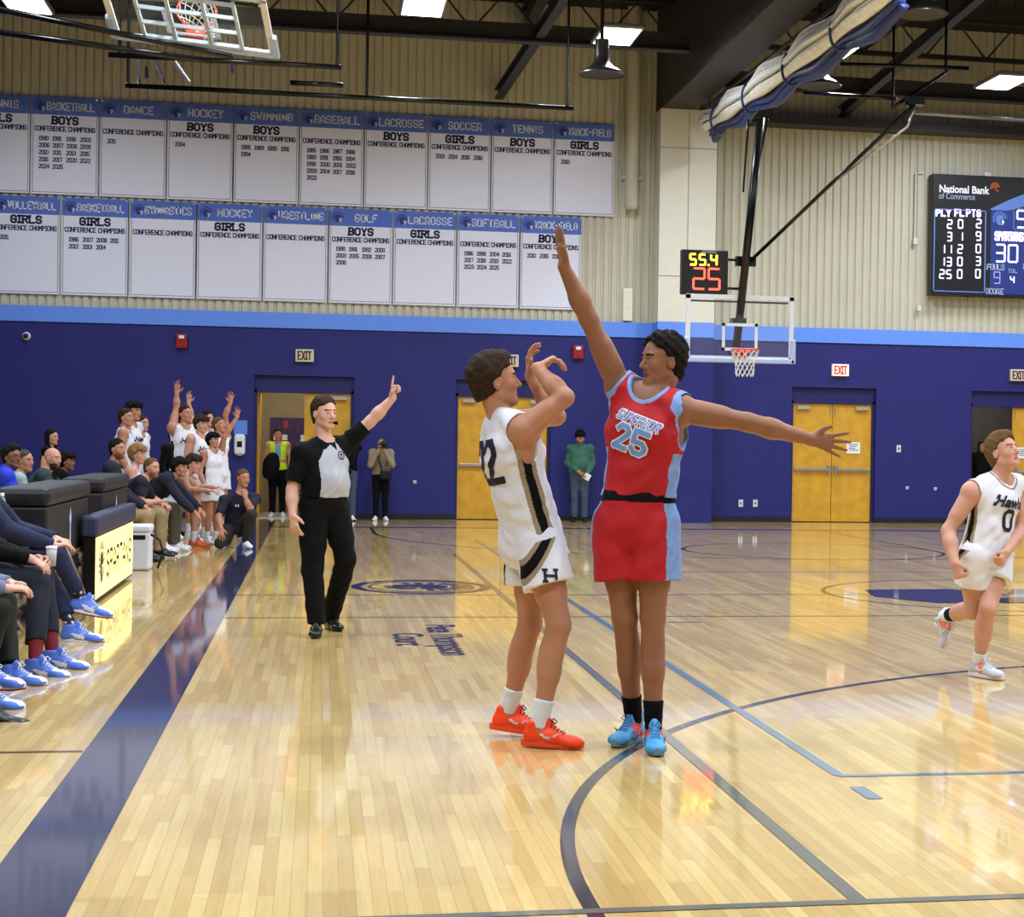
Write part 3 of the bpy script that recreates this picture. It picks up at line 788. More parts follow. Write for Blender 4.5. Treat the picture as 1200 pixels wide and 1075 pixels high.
def person(label, J, look, sc=1.0, h=.018, hf=.009, group=None, category='person'):
    """J: joints in the place; look: clothing. Returns the body, its clothes its children."""
    nb, hL, hR, sL, sR = (np.array(J[k], float) for k in ('nb', 'hL', 'hR', 'sL', 'sR'))
    eL, eR, wL, wR, kL, kR, aL, aR = (np.array(J[k], float) for k in ('eL', 'eR', 'wL', 'wR', 'kL', 'kR', 'aL', 'aR'))
    hd = np.array(J['hd'], float); HR = head_frame(J['hf'], J.get('hu', (0, 0, 1))); hs = sc*J.get('hs', 1.0)
    hip = (hL+hR)/2; sh = (sL+sR)/2; fr = unit(J['fr']); fat = look.get('fat', 1.0); k = sc
    sH = unit(hR-hL); sS = unit(sR-sL); ax = nb-hip; up = unit(ax)
    sS2 = unit(np.cross(fr, up)); sS = unit(sS*.5+sS2*.5); sM = unit(sH+sS)
    fr = unit(np.cross(up, sM)); upH = unit(np.cross(sH, fr)); upH = unit(upH+up*.25)
    pel = hip+up*.035*k; wai = hip+ax*.38; che = hip+ax*.70; uch = hip+ax*.90
    T = [('t', econe(pel, wai, sH, (.158*k*fat, .112*k*fat), (.138*k*fat, .104*k*fat)), .03), ('t', econe(wai, che, sM, (.138*k*fat, .104*k*fat), (.160*k, .118*k)), .03),
         ('t', econe(che, uch, sS, (.158*k, .116*k), (.125*k, .080*k)), .04), ('t', ell(hip-fr*.045*k-up*.01*k, (.14*k, .10*k, .11*k), np.stack([sH, fr, up])), .03)]
    if fat > 1.05: T.append(('t', ell(wai+fr*.05*k, (.15*k*fat, .11*k*fat, .15*k), np.stack([sM, fr, up])), .04))
    for s_, e_, w_ in ((sL, eL, wL), (sR, eR, wR)):
        T.append(('t', cone(nb-up*.01*k, s_, .052*k, .058*k), .03)); T.append(('sh', ell(s_, (.064*k,)*3), .03))
        T.append(('sh', cone(che+(s_-sh)*.45+up*.02*k, s_, .07*k, .055*k), .03))
        d = e_-s_
        T += [('ua', cone(s_, e_, .053*k, .041*k), .03), ('ua', cone(s_+d*.3, s_+d*.6, .054*k, .050*k), .02)]
        d = w_-e_
        T += [('fa', cone(e_, e_+d*.4, .043*k, .044*k), .015), ('fa', cone(e_+d*.35, w_, .044*k, .0275*k), .02)]
    for h_, k_, a_, td, sd_ in ((hL, kL, aL, J['tL'], 'L'), (hR, kR, aR, J['tR'], 'R')):
        d = k_-h_
        T += [('th', cone(h_, k_, .086*k, .056*k), .03), ('th', cone(h_+d*.15, h_+d*.6, .088*k, .074*k), .02)]
        d = a_-k_; bk = np.array(td, float)*-1; bk = unit(bk-unit(d)*(bk@unit(d)))
        T += [('lg', cone(k_, k_+d*.5, .053*k, .049*k), .02), ('lg', cone(k_+d*.45, a_, .049*k, .034*k), .02), ('lg', ell(k_+d*.3+bk*.018*k, (.050*k, .050*k, .13*k), np.stack([unit(np.cross(bk, d)), bk, unit(d)])), .02)]
        uf = J.get('u'+sd_); uf = V(0, 0, 1) if uf is None else unit(uf)
        T.append(('ft', cone(a_-uf*.01*k, a_+unit(td)*.10*k-uf*.050*k, .033*k, .022*k), .02))
    hb = hd-HR[2]*.075*hs-HR[1]*.022*hs
    T.append(('nk', cone(nb-up*.03*k, hb, .060*k, .053*k), .025))
    HP = head_prims(hd, HR, hs)
    HN = []
    for sd, e_, w_ in (('L', eL, wL), ('R', eR, wR)):
        d0 = J.get('d'+sd); d0 = unit(w_-e_) if d0 is None else unit(d0)
        n0 = J.get('n'+sd); n0 = (unit(np.cross(up, fr))*(1 if sd == 'L' else -1)*-1 if n0 is None else np.array(n0, float))
        if abs(unit(n0)@d0) > .97: n0 = fr
        HN += hand_prims(w_, d0, n0, sd, J.get('p'+sd, 'relax'), k*1.03, J.get('sp'+sd))
    allp = [p for _, p, _ in T]
    lo = np.min([p['bb'][0] for p in allp]+[p[0]['bb'][0] for p in HP+HN], 0)-.05; hi = np.max([p['bb'][1] for p in allp]+[p[0]['bb'][1] for p in HP+HN], 0)+.05
    fine = [(hd-.17*hs, hd+.17*hs)]
    for sd, w_ in (('L', wL), ('R', wR)):
        pr = [p[0]['bb'] for p in HN[(0 if sd == 'L' else len(HN)//2):(len(HN)//2 if sd == 'L' else len(HN))]]
        fine.append((np.min([b[0] for b in pr], 0)-.01, np.max([b[1] for b in pr], 0)+.01))
    G = Grid(lo, hi, h, fine, hf)
    for _, p, kk in T: G.op(p, kk*k)
    for p, kk, md in HP: G.op(p, kk*hs, 0, md)
    for p, kk in HN: G.op(p, kk*k)
    P, Q = G.mesh(1)
    zb = min(aL[2], aR[2])-.088*k if J.get('zb') is None else J['zb']
    base = V(hip[0], hip[1], max(0, zb)) if 'base' not in J else np.array(J['base'], float)
    c = P[Q].mean(1); L = (c-hd)@HR.T/hs
    mi = np.zeros(len(Q), int); ax_ = np.abs(L[:, 0])
    mouth = ((ax_/.025)**2+((L[:, 2]+.061)/.0125)**2 < 1) & (L[:, 1] > .07); mi[mouth] = 1
    brow = (np.abs(L[:, 2]-.031+.12*np.abs(ax_-.028)) < .0045) & (ax_ > .010) & (ax_ < .050) & (L[:, 1] > .05); mi[brow] = 2
    eye = ((ax_-.031)**2+((L[:, 2]-.005)*2.1)**2 < .0115**2) & (L[:, 1] > .06); mi[eye] = 3
    iris = eye & ((ax_-.031)**2+(L[:, 2]-.006)**2 < .0062**2) & (L[:, 1] > .06); mi[iris] = 4
    mi[np.linalg.norm(L, axis=1) > .155] = 0
    if look.get('beard'):
        bd = (L[:, 2] < -.046-.25*np.maximum(0, L[:, 1]-.06)*0+.35*np.maximum(0, .03-L[:, 1])*0) & (L[:, 1] > -.0) & (L[:, 1] > .005) & (L[:, 2] > -.13) & (np.linalg.norm(L, axis=1) < .15) & ~mouth & ~((ax_ < .020) & (L[:, 2] > -.036))
        mi[bd] = 5
    sk = look.get('skin', 'fair'); hc = look.get('hairc', 'brown')
    body = np_object('person', P, Q, [m_skin[sk], m_lip[sk], m_hair[hc], m_eyew, m_iris, m_beard.get(look.get('beardc', hc), m_beard['brown'])], None, base, mi)
    tag(body, label, category, group)
    # hair
    st = look.get('hair', 'short')
    g = lambda x, y, z: hd+hs*(HR[0]*x+HR[1]*y+HR[2]*z)
    if st != 'bald':
        t = {'short': .013, 'crop': .007, 'mop': .034, 'full': .022, 'long': .016, 'swept': .02, 'curl': .021}[st]
        HG = Grid(hd-.24*hs-(V(0, 0, .2) if st == 'long' else 0), hd+.22*hs, hf, (), hf)
        HG.op(ell(g(0, -.016, .040), np.array((.075+t*.8, .094+t, .086+t))*hs, HR), .01)
        if st in ('mop',):
            for (x, y, z) in ((-.05, .05, .09), (.05, .05, .09), (0, .075, .085), (-.075, -.01, .05), (.075, -.01, .05), (0, -.08, .07)): HG.op(ell(g(x, y, z), np.array((.04, .04, .04))*hs, HR), .02)
        if st in ('swept', 'full'): HG.op(ell(g(0, .034, .112), np.array((.055, .045, .028))*hs, HR), .03)
        if st == 'long':
            for sg in (-1, 1): HG.op(cone(g(.06*sg, -.02, .0), g(.075*sg, .02, -.2), .035*hs, .025*hs), .03)
            HG.op(ell(g(0, -.06, -.08), np.array((.08, .05, .13))*hs, HR), .03)
        HG.op(cone(g(0, -.06, -.01), g(0, -.062, -.05), .055*hs, .045*hs), .03)
        A_ = HG.pts((slice(None),)*3)
        cu_ = 2.2 if st in ('curl', 'mop') else 1.0
        HG.F += (.006*hs*fnoise(*A_, 70/hs, 1.3)+.004*cu_*hs*fnoise(*A_, 150/hs, 2.1)).astype(np.float32)
        hl = look.get('hairline', .078 if st != 'mop' else .045)
        HG.op(ell(g(0, .098, -.012), np.array((.088, .088, hl+.024))*hs, HR), .008, 0, 's')
        HG.op(ell(g(0, .10, -.06), np.array((.12, .112, .095))*hs, HR), .008, 0, 's')
        for sg in (-1, 1): HG.op(ell(g(.080*sg, .062, .010), np.array((.042, .048, .062))*hs, HR), .008, 0, 's')
        if st != 'long':
            for sg in (-1, 1): HG.op(ell(g(.085*sg, .012, -.02), np.array((.035, .034, .042))*hs, HR), .006, 0, 's')
            HG.op(ell(g(0, .0, -.13), np.array((.14, .12, .068))*hs, HR), .01, 0, 's')
        hp, hq = HG.mesh(1)
        if len(hq): np_object('hair', hp, hq, m_hair[hc], body, base)
    # garments
    def garment(tags, t, k_=.03, extra=(), bb=None, hh=None):
        pr = [(p, kk) for (tg, p, kk) in T if tg in tags]
        ps = [p['bb'] for p, _ in pr]+[p[0]['bb'] for p in extra]
        Gg = Grid(np.min([b[0] for b in ps], 0)-.06-t, np.max([b[1] for b in ps], 0)+.06+t, hh or look.get('gh', h*.85))
        for p, kk in pr: Gg.op(p, kk*k, t)
        for p, kk in extra: Gg.op(p, kk*k)
        return Gg
    def limb(Gg, pr, n, q, hollow=None, kk=.014):
        """a sleeve or trouser leg, cut off square past q, then blended into the garment"""
        S = Grid((0, 0, 0), (0, 0, 0), 1); S.ax = Gg.ax; S.F = np.full(Gg.F.shape, .2, np.float32)
        for p, k2 in pr: S.op(p, k2*k)
        S.cut(n, q)
        if hollow is not None: S.op(hollow, .006, 0, 's')
        hh_ = np.maximum(kk*k-np.abs(Gg.F-S.F), 0)/(kk*k); Gg.F = np.minimum(Gg.F, S.F)-hh_*hh_*kk*k*.25
    def folds(Gg, amp, s, seed):
        A_ = Gg.pts((slice(None),)*3); Gg.F += (amp*fnoise(*A_, s, seed)+.45*amp*fnoise(A_[0], A_[1], A_[2]*.6+A_[0]*.5, s*2.1, seed+1)).astype(np.float32)
    def finish(Gg, name, mats, zone=None, sm=1):
        p, q = Gg.mesh(sm)
        if not len(q): return None, None
        m_ = None
        if zone is not None: m_ = zone(p[q].mean(1))
        o = np_object(name, p, q, mats, body, base, m_)
        return o, BVHTree.FromPolygons([tuple(x) for x in p], [tuple(int(i) for i in y) for y in q]) if look.get('bvh') else None
    top = look.get('top'); res = {'body': body, 'base': base, 'fr': fr, 'side': sM, 'up': up, 'upH': upH, 'che': che, 'wai': wai, 'hip': hip, 'k': k, 'nb': nb, 'ax': ax}
    tone = look.get('topm')
    tight = look.get('tight', .012)
    if top == 'jersey':
        hem = look.get('hem', -.05)
        ex = [(econe(wai, hip+up*hem*k, sM, (.150*k*fat, .118*k), (.175*k*fat, .140*k)), .04)] if hem < .05 else []
        Gg = garment(('t', 'sh'), tight*k, extra=ex); folds(Gg, look.get('fold', .006), 30, 1.0)
        Gg.cut(-upH, hip+up*hem*k)
        for s_, e_, sgn in ((sL, eL, -1), (sR, eR, 1)):
            inn = unit(sh-s_); d = unit(e_-s_); o_ = s_-inn*.02*k
            Gg.op(cone(o_, o_+d*.2*k, .080*k, .085*k), .006, 0, 's')
            Gg.op(cone(s_-inn*.03*k, s_-up*.11*k-inn*.035*k, .075*k, .05*k), .006, 0, 's')
        Gg.op(ell(nb+up*.045*k+fr*.045*k, (.078*k, .080*k, .095*k), np.stack([sM, fr, up])), .006, 0, 's')
        res['top'], res['topbv'] = finish(Gg, 'jersey', tone, look.get('topzone') and look['topzone'](res))
    elif top in ('tee', 'long', 'jacket'):
        loose = {'tee': .012, 'long': .020, 'jacket': .028}[top]; ex = []; hem = look.get('hem', .06)
        ex.append((econe(wai, hip+up*hem*k, sM, (.145*k*fat, .112*k*fat), (.162*k*fat, .122*k*fat)), .04))
        sl_ = []
        for s_, e_, w_ in ((sL, eL, wL), (sR, eR, wR)):
            if top == 'tee':
                q_ = s_+(e_-s_)*look.get('sleeve', .72); sl_.append(([(cone(s_, e_, .066*k, .066*k), .03)], unit(e_-s_), q_, cone(q_-unit(e_-s_)*.01, e_, .052*k, .056*k)))
            else:
                n_ = unit(w_-e_); q_ = w_-n_*.012; m_ = unit(e_-s_)
                sl_.append(([(cone(s_, e_, .054*k+loose*.6, .044*k+loose*.7), .03)], m_, e_+m_*.15, None)); sl_.append(([(cone(e_, w_, .046*k+loose*.7, .030*k+loose*.7), .02)], n_, q_, None))
        Gg = garment(('t', 'sh'), loose*k, extra=ex+[(p, .03) for L_ in sl_ for (p, _) in L_[0]])
        Gg.F[:] = .2
        for (tg, p, kk) in T:
            if tg in ('t', 'sh'): Gg.op(p, kk*k, loose*k)
        for p, kk in ex: Gg.op(p, kk*k)
        if top == 'jacket': Gg.op(econe(nb-up*.02*k+fr*.012*k, nb+up*.040*k+fr*.012*k, sM, (.085*k, .080*k), (.075*k, .072*k)), .02*k)
        Gg.cut(-upH, hip+up*hem*k)
        for L_ in sl_: limb(Gg, *L_)
        folds(Gg, look.get('fold', .006), 32, 2.0)
        nr_ = .86 if top == 'jacket' else 1.0
        Gg.op(ell(nb+up*(.055 if nr_ == 1 else .085)*k+fr*.030*k, (.066*k*nr_, .070*k*nr_, .075*k), np.stack([sM, fr, up])), .006, 0, 's')
        res['top'], res['topbv'] = finish(Gg, look.get('topname', {'tee': 'shirt', 'long': 'shirt', 'jacket': 'jacket'}[top]), tone, look.get('topzone') and look['topzone'](res))
    bot = look.get('bottom'); bm_ = look.get('botm')
    if bot == 'shorts':
        ln = look.get('shlen', .62); LG = []
        for h_, k_ in ((hL, kL), (hR, kR)):
            d = k_-h_; n_ = unit(d); q_ = h_+d*ln
            LG.append(([(econe(h_, h_+d*(ln+.25), sH, (.112*k, .115*k), (.128*k, .126*k)), .04)], n_, q_, cone(q_-n_*.04*k, q_+n_*.1*k, .070*k, .116*k)))
        pv = [(econe(hip+up*.10*k, hip-up*.02*k, sH, (.168*k, .130*k), (.174*k, .137*k)), .05)]
        Gg = garment((), 0, extra=pv+[x for L_ in LG for x in L_[0]]); Gg.F[:] = .2
        for p, kk in pv: Gg.op(p, kk*k)
        Gg.cut(upH, hip+up*look.get('waist', .14)*k)
        for L_ in LG: limb(Gg, *L_)
        folds(Gg, .006, 26, .5)
        res['bot'], res['botbv'] = finish(Gg, 'shorts', bm_, look.get('botzone') and look['botzone'](res))
    elif bot == 'pants':
        pl = look.get('plen', 1.0); LG = []; w1 = look.get('pw', 1.0)
        for h_, k_, a_ in ((hL, kL, aL), (hR, kR, aR)):
            n_ = unit(a_-k_)
            m_ = unit(k_-h_)
            LG.append(([(cone(h_, k_, .100*k, .073*k*w1), .04), (cone(h_, h_+(k_-h_)*.6, .100*k, .088*k*w1), .03)], m_, k_+m_*.2, None)); LG.append(([(cone(k_, k_+(a_-k_)*(pl+.1), .071*k*w1, .062*k*w1), .03)], n_, k_+(a_-k_)*pl, None))
        pv = [(econe(hip+up*.09*k, hip, sH, (.168*k*fat, .130*k*fat), (.172*k*fat, .134*k*fat)), .05)]
        Gg = garment((), 0, extra=pv+[x for L_ in LG for x in L_[0]]); Gg.F[:] = .2
        for p, kk in pv: Gg.op(p, kk*k)
        Gg.cut(upH, hip+up*look.get('waist', .15)*k)
        for L_ in LG: limb(Gg, *L_)
        folds(Gg, .007, 28, 1.5)
        res['bot'], res['botbv'] = finish(Gg, 'trousers', bm_, look.get('botzone') and look['botzone'](res))
    if look.get('belt') is not None:
        GB = Grid(hip-.25, hip+.3, h*.8); b0 = look.get('beltz', .10)
        GB.op(econe(hip+up*(b0-.05)*k, hip+up*(b0+.07)*k, sM, (.176*k*fat, .138*k*fat), (.174*k*fat, .136*k*fat)), .01)
        GB.cut(upH, hip+up*(b0+.022)*k); GB.cut(-upH, hip+up*(b0-.018)*k)
        p, q = GB.mesh(1); np_object('belt', p, q, look['belt'], body, base)
    if look.get('sockm') is not None:
        for sd, k_, a_ in (('L', kL, aL), ('R', kR, aR)):
            td = unit(J['t'+sd]); d = k_-a_; sl = look.get('sockl', .3); q_ = a_+d*sl
            GS = Grid(np.minimum(a_, q_)-.12, np.maximum(a_, q_)+.12, max(h*.6, .006))
            GS.op(cone(a_+d*.11, a_+d*.45, .040*k, .056*k), .01); GS.op(cone(a_+d*.015, a_+d*.12, .037*k, .040*k), .01); GS.op(cone(a_+d*.03, a_-unit(d)*.02*k+td*.02*k, .030*k, .026*k), .02)
            GS.cut(unit(d), q_)
            p, q = GS.mesh(1)
            if len(q): np_object('sock', p, q, look['sockm'], body, base, look['sockzone'](p[q].mean(1)) if look.get('sockzone') else None)
    if look.get('shoem') is not None:
        for sd, a_, k_ in (('L', aL, kL), ('R', aR, kR)):
            if J.get('noshoe'+sd): continue
            uv = J.get('u'+sd); uv = (0, 0, 1) if uv is None else uv
            zz = look.get('shoezone')
            shoe(body, base, a_, J['t'+sd], uv, sc, look.get('shoeh', h*.6), look['shoem'], zz and (lambda L, sd=sd: zz(L, sd)), solem=look.get('solem'), lace=look.get('lacem'), detail=look.get('shoedetail', False), size=look.get('shoesize', 1.0), stripe=look.get('stripem'))
    return res

# ready poses, in the figure's own frame (x right, y forward), turned by az (0 = facing +Y, clockwise seen from above) and moved to pos
def stand(x, y, az, s=1.0, **ov):
    J = dict(hL=(-.09, 0, .93), hR=(.09, 0, .93), kL=(-.095, .02, .50), kR=(.095, .02, .50), aL=(-.10, -.02, .088), aR=(.10, -.02, .088), tL=(-.2, 1, 0), tR=(.2, 1, 0),
             sL=(-.185, -.01, 1.46), sR=(.185, -.01, 1.46), nb=(0, -.02, 1.49), hd=(0, .02, 1.665), hf=(0, 1, 0), fr=(0, 1, 0),
             eL=(-.25, -.04, 1.17), eR=(.25, -.04, 1.17), wL=(-.25, .08, .93), wR=(.25, .08, .93))
    return _place(J, x, y, az, s, ov)
def sit(x, y, az, s=1.0, seat=.47, lean=.12, **ov):
    sh = seat+.53; L = lean
    J = dict(hL=(-.095, 0, seat+.10), hR=(.095, 0, seat+.10), kL=(-.14, .44, seat+.07), kR=(.14, .44, seat+.07), aL=(-.14, .42, .088), aR=(.14, .42, .088), tL=(-.2, 1, 0), tR=(.2, 1, 0),
             sL=(-.185, .52*L, sh+.04-.26*L*L), sR=(.185, .52*L, sh+.04-.26*L*L), nb=(0, .55*L, sh+.075-.28*L*L), hd=(0, .70*L+.05, sh+.245-.40*L*L), hf=(0, 1, 0), fr=(0, 1, -L),
             eL=(-.26, .5*L+.10, sh-.22), eR=(.26, .5*L+.10, sh-.22), wL=(-.09, .40, seat+.17), wR=(.09, .40, seat+.17))
    J.update(nL=(0, 0, -1), nR=(0, 0, -1))
    return _place(J, x, y, az, s, ov)
DIRK = ('hf', 'fr', 'tL', 'tR', 'dL', 'dR', 'nL', 'nR', 'uL', 'uR', 'hu')
def _place(J, x, y, az, s, ov):
    W = ov.pop('world', {})
    J.update(ov); c, sn = math.cos(az), math.sin(az); out = {}
    for k, v in J.items():
        if isinstance(v, str) or np.ndim(v) == 0: out[k] = v; continue
        v = np.array(v, float); q = np.array([v[0]*c+v[1]*sn, -v[0]*sn+v[1]*c, v[2]])
        out[k] = q if k in DIRK else np.array([x, y, 0])+q*s
    out.update(W)
    return out
# ------------------------------------------------------------------ the four figures on the court
def px(Y, **kw):
    """joints given as (pixel x, pixel y, depth offset from Y)"""
    return {k: at(v[0], v[1], Y+v[2]) for k, v in kw.items()}
m_wj = mat('white_jersey_cloth', (226, 224, 234), .75, var=.03, bump=.25, bscale=220)
m_red = mat('red_jersey_cloth', (180, 12, 24), .7, var=.05, bump=.25, bscale=220)
m_trim = mat('light_blue_trim_cloth', (124, 156, 214), .7, var=.12, scale=26)
m_blk = mat('black_cloth', (10, 10, 12), .85, var=.08, spec=.15)
m_tan = mat('tan_stripe_cloth', (150, 132, 106), .8, var=.05)
m_gry = mat('grey_shirt_cloth', (176, 178, 188), .75, var=.04)
m_nvy = mat('navy_cloth', (18, 20, 40), .8, var=.1)
m_wsock = mat('white_sock_knit', (224, 224, 232), .85, var=.03)
m_orange = mat('orange_shoe_knit', (255, 70, 14), .55, var=.05); m_osole = mat('orange_sole', (250, 84, 40), .5, var=.04)
m_sky = mat('sky_blue_shoe_knit', (74, 152, 206), .55, var=.05); m_shred = mat('red_shoe_panel', (206, 36, 54), .55, var=.05); m_ssole = mat('grey_blue_sole', (104, 132, 150), .5, var=.03)
m_bshoe = mat('black_leather', (20, 19, 20), .35, var=.05); m_gshoe = mat('pale_grey_shoe_mesh', (190, 190, 196), .6, var=.06); m_coral = mat('coral_panel', (236, 120, 100), .6)
m_wshoe = mat('white_shoe_leather', (222, 222, 228), .5, var=.03)
m_navynum = mat('navy_print', (20, 22, 44), .7, var=0); m_wprint = mat('white_print', (232, 232, 240), .7, var=0)

def centred(text, h, t, w=None, gap=.3, serif=False, sub=.02, kx=1.0):
    segs, W = strokes(text, h, w, gap, serif); segs = [((g[0][0]-W/2, g[0][1]-h/2), (g[1][0]-W/2, g[1][1]-h/2), g[2], g[3]) for g in segs]
    return stroke_quads(segs, t, sub)
def on_chest(r, back=False, z=.0, x=0.0):
    """frame on the front (or back) of a shirt: origin, right, up, outward normal as the viewer reads it"""
    s = -1 if back else 1
    N = r['fr']*s; R = np.cross(r['up'], N); R = unit(R)
    return r['wai']*.35+r['che']*.65+r['up']*z*r['k']+R*x, R, r['up'], N

# --- shooter in white, number 22, seen from behind his right shoulder
Y = -8.2
J = px(Y, nb=(588, 489, 0), sR=(613, 505, -.16), sL=(595, 497, .13), eR=(662, 466, -.20), wR=(629, 432, -.06), eL=(652, 488, .04), wL=(622, 442, .10),
       hR=(631, 637, -.09), hL=(622, 636, .09), kR=(655, 733, -.19), aR=(632, 826, -.20), kL=(621, 732, .08), aL=(596, 815, .14), hd=(581, 448, 0))
J['aR'][2] = .10; J['aL'][2] = .12
J.update(fr=V(.76, .65, .03), hf=V(.985, .05, .13), hs=1.03, tR=V(.93, -.36, -.03), tL=V(.93, -.30, -.10), dR=V(.55, .1, .35), nR=V(.35, .0, -.9), pR='droop', dL=V(-.12, .0, 1), nL=V(.95, -.2, .1), pL='relax', uR=V(.03, 0, 1), uL=V(.12, 0, 1))
def zone22(r):
    def z(c):
        d = c-r['wai']; u = d@unit(r['ax']); s = d@r['side']; f = d@r['fr']
        a = np.arctan2(f+.02, s); mi = np.zeros(len(c), int)
        m = (s > 0) & (u < .29); q = np.abs(a-.10)
        mi[m & (q < .26)] = 2; mi[m & (q < .12)] = 1
        m = (s < 0) & (u < .29); q = np.abs(np.arctan2(f+.02, -s)-.10); mi[m & (q < .26)] = 2; mi[m & (q < .12)] = 1
        return mi
    return z
def zone22s(r):
    def z(c):
        d = c-r['hip']; u = d@r['up']; s = d@r['side']; f = d@r['fr']; mi = np.zeros(len(c), int)
        q = np.abs((f+.075)-(u+.02)*1.05-.02); m = (np.abs(s) > .10) & (u < .02) & (f < .06)
        mi[m & (q < .055)] = 2; mi[m & (q < .028)] = 1
        return mi
    return z
r = person('person in white number 22 basketball uniform and orange shoes, arms up after a shot', J,
           dict(top='jersey', topm=[m_wj, m_blk, m_tan], topzone=zone22, hem=-.085, fold=.010, bottom='shorts', botm=[m_wj, m_blk, m_tan], botzone=zone22s, shlen=.52, sockm=[m_wsock, m_blk], sockl=.27,
                shoem=[m_orange], solem=m_osole, lacem=mat('dark_red_lace', (120, 30, 20)), stripem=mat('silver_side_stripe', (206, 196, 196), .4), shoedetail=True, shoeh=.006, gh=.005, skin='warm', hairc='brown', hair='full', hairline=.095, bvh=True), 1.07, .0085, .0045)
o, R, U, N = on_chest(r, True, .06, .0)
vs, fs = centred('22', .19, .036, .080, .36, True); decal('jersey_number', vs, fs, m_navynum, r['top'], r['base'], r['topbv'], o, R, U, N)
sd = r['side']; o = r['hip']+V(-.012, 0, -.142); sd = V(.22, -.97, 0)
vs, fs = centred('H', .055, .013, .05, serif=True); decal('team_letter', vs, fs, m_navynum, r['bot'], r['base'], r['botbv'], o, V(.97, .22, 0), V(0, 0, 1), sd)

# --- defender in red, number 25
Y = -8.4
J = px(Y, nb=(763, 461, 0), sR=(727, 455, .09), sL=(796, 480, -.08), eR=(690, 374, .03), wR=(661, 313, -.01), eL=(876, 495, -.15), wL=(950, 515, -.13),
       hR=(722, 614, .05), hL=(768, 615, -.05), kR=(732, 724, .0), aR=(743, 830, .12), kL=(765, 724, -.08), aL=(766, 832, -.10), hd=(776, 424, 0))
J['aR'][2] = .098; J['aL'][2] = .098
J.update(fr=V(-.52, -.85, 0), hf=V(-.95, -.30, -.02), hs=.98, tR=V(-.55, -.80, 0), tL=V(-.10, -1, 0), dR=V(-.16, .02, 1), nR=V(-1, -.22, 0), pR='flat', spR=.07, dL=V(.97, -.06, -.16), nL=V(-.25, -.95, .05), pL='open', spL=.22)
def zone25(r):
    def z(c):
        d = c-r['che']; u = d@r['up']; s = d@r['side']; f = d@r['fr']; mi = np.zeros(len(c), int); k = r['k']
        nn = c-(r['nb']+r['up']*.045*k+r['fr']*.045*k); q = np.sqrt((nn@r['side']/.078)**2+(nn@r['fr']/.080)**2+(nn@r['up']/.095)**2)/k
        mi[q < 1.22] = 1
        for S_, E_ in (('sL', 'eL'), ('sR', 'eR')):
            s_ = J[S_]; e_ = J[E_]; sh = (J['sL']+J['sR'])/2; inn = unit(sh-s_); dd = unit(e_-s_); o_ = s_-inn*.02*k
            w = np.clip((c-o_)@dd/.2/k, 0, 1); di = np.linalg.norm(c-o_-w[:, None]*dd*.2*k, axis=1)-(.080+.005*w)*k
            a0 = s_-inn*.03*k; b0 = s_-r['up']*.11*k-inn*.035*k; ab = b0-a0; w = np.clip((c-a0)@ab/(ab@ab), 0, 1); d2 = np.linalg.norm(c-a0-w[:, None]*ab, axis=1)-(.075-.025*w)*k
            mi[np.minimum(di, d2) < .014] = 1
        mi[(np.abs(np.arctan2(f+.01, np.abs(s))) < .42) & (u < -.09)] = 1
        return mi
    return z
def zone25s(r):
    def z(c):
        d = c-r['hip']; u = d@r['up']; s = d@r['side']; f = d@r['fr']; mi = np.zeros(len(c), int)
        mi[(np.abs(np.arctan2(f+.01, np.abs(s)+.02)) < .42) & (np.abs(s) > .09)] = 1
        mi[d@r['upH'] > .098*r['k']] = 2
        return mi
    return z
def shoe25(L, sd):
    s = L[:, 0]*(1 if sd == 'R' else -1); mi = np.zeros(len(L), int)
    mi[(np.abs(L[:, 0]) > .022) & (L[:, 2] > .02) & (np.abs(L[:, 1]-.035-.4*(L[:, 2]-.05)) < .04)] = 1
    mi[(L[:, 1] < -.045) & (L[:, 2] > .05)] = 1
    return mi
r = person('person in red number 25 basketball uniform, right arm stretched up and left arm out', J,
           dict(top='jersey', topm=[m_red, m_trim], topzone=zone25, hem=.122, fold=.008, tight=.016, bottom='shorts', botm=[m_red, m_trim, m_blk], botzone=zone25s, shlen=.60, waist=.145, sockm=[m_blk], sockl=.26,
                shoem=[m_sky, m_shred], shoezone=shoe25, solem=m_ssole, lacem=m_sky, shoedetail=True, shoeh=.006, gh=.005, skin='olive', hairc='dark', hair='curl', hairline=.098, beard=False, bvh=True), 1.10, .0085, .0045)
o, R, U, N = on_chest(r, False, .05, -.015)
_t = math.radians(-15); R, U = R*math.cos(_t)+U*math.sin(_t), U*math.cos(_t)-R*math.sin(_t)
vs, fs = centred('25', .105, .036, .062, .55); decal('number_outline', vs, fs, m_wprint, r['top'], r['base'], r['topbv'], o-U*.03, R, U, N, .004)
vs, fs = centred('25', .105, .023, .062, .55); decal('jersey_number', vs, fs, mat('light_blue_print', (104, 150, 214), .7, var=0), r['top'], r['base'], r['topbv'], o-U*.03, R, U, N, .0065)
vs, fs = centred('SUPERIOR', .044, .015, .024, .30, sub=.012); vs[:, 0] += vs[:, 1]*.2; decal('lettering_outline', vs, fs, m_wprint, r['top'], r['base'], r['topbv'], o+U*.068, R, U, N, .004)
vs, fs = centred('SUPERIOR', .044, .0055, .024, .30, sub=.012); vs[:, 0] += vs[:, 1]*.2; decal('jersey_lettering', vs, fs, mat('violet_blue_print', (110, 130, 200), .7, var=0), r['top'], r['base'], r['topbv'], o+U*.068, R, U, N, .0065)

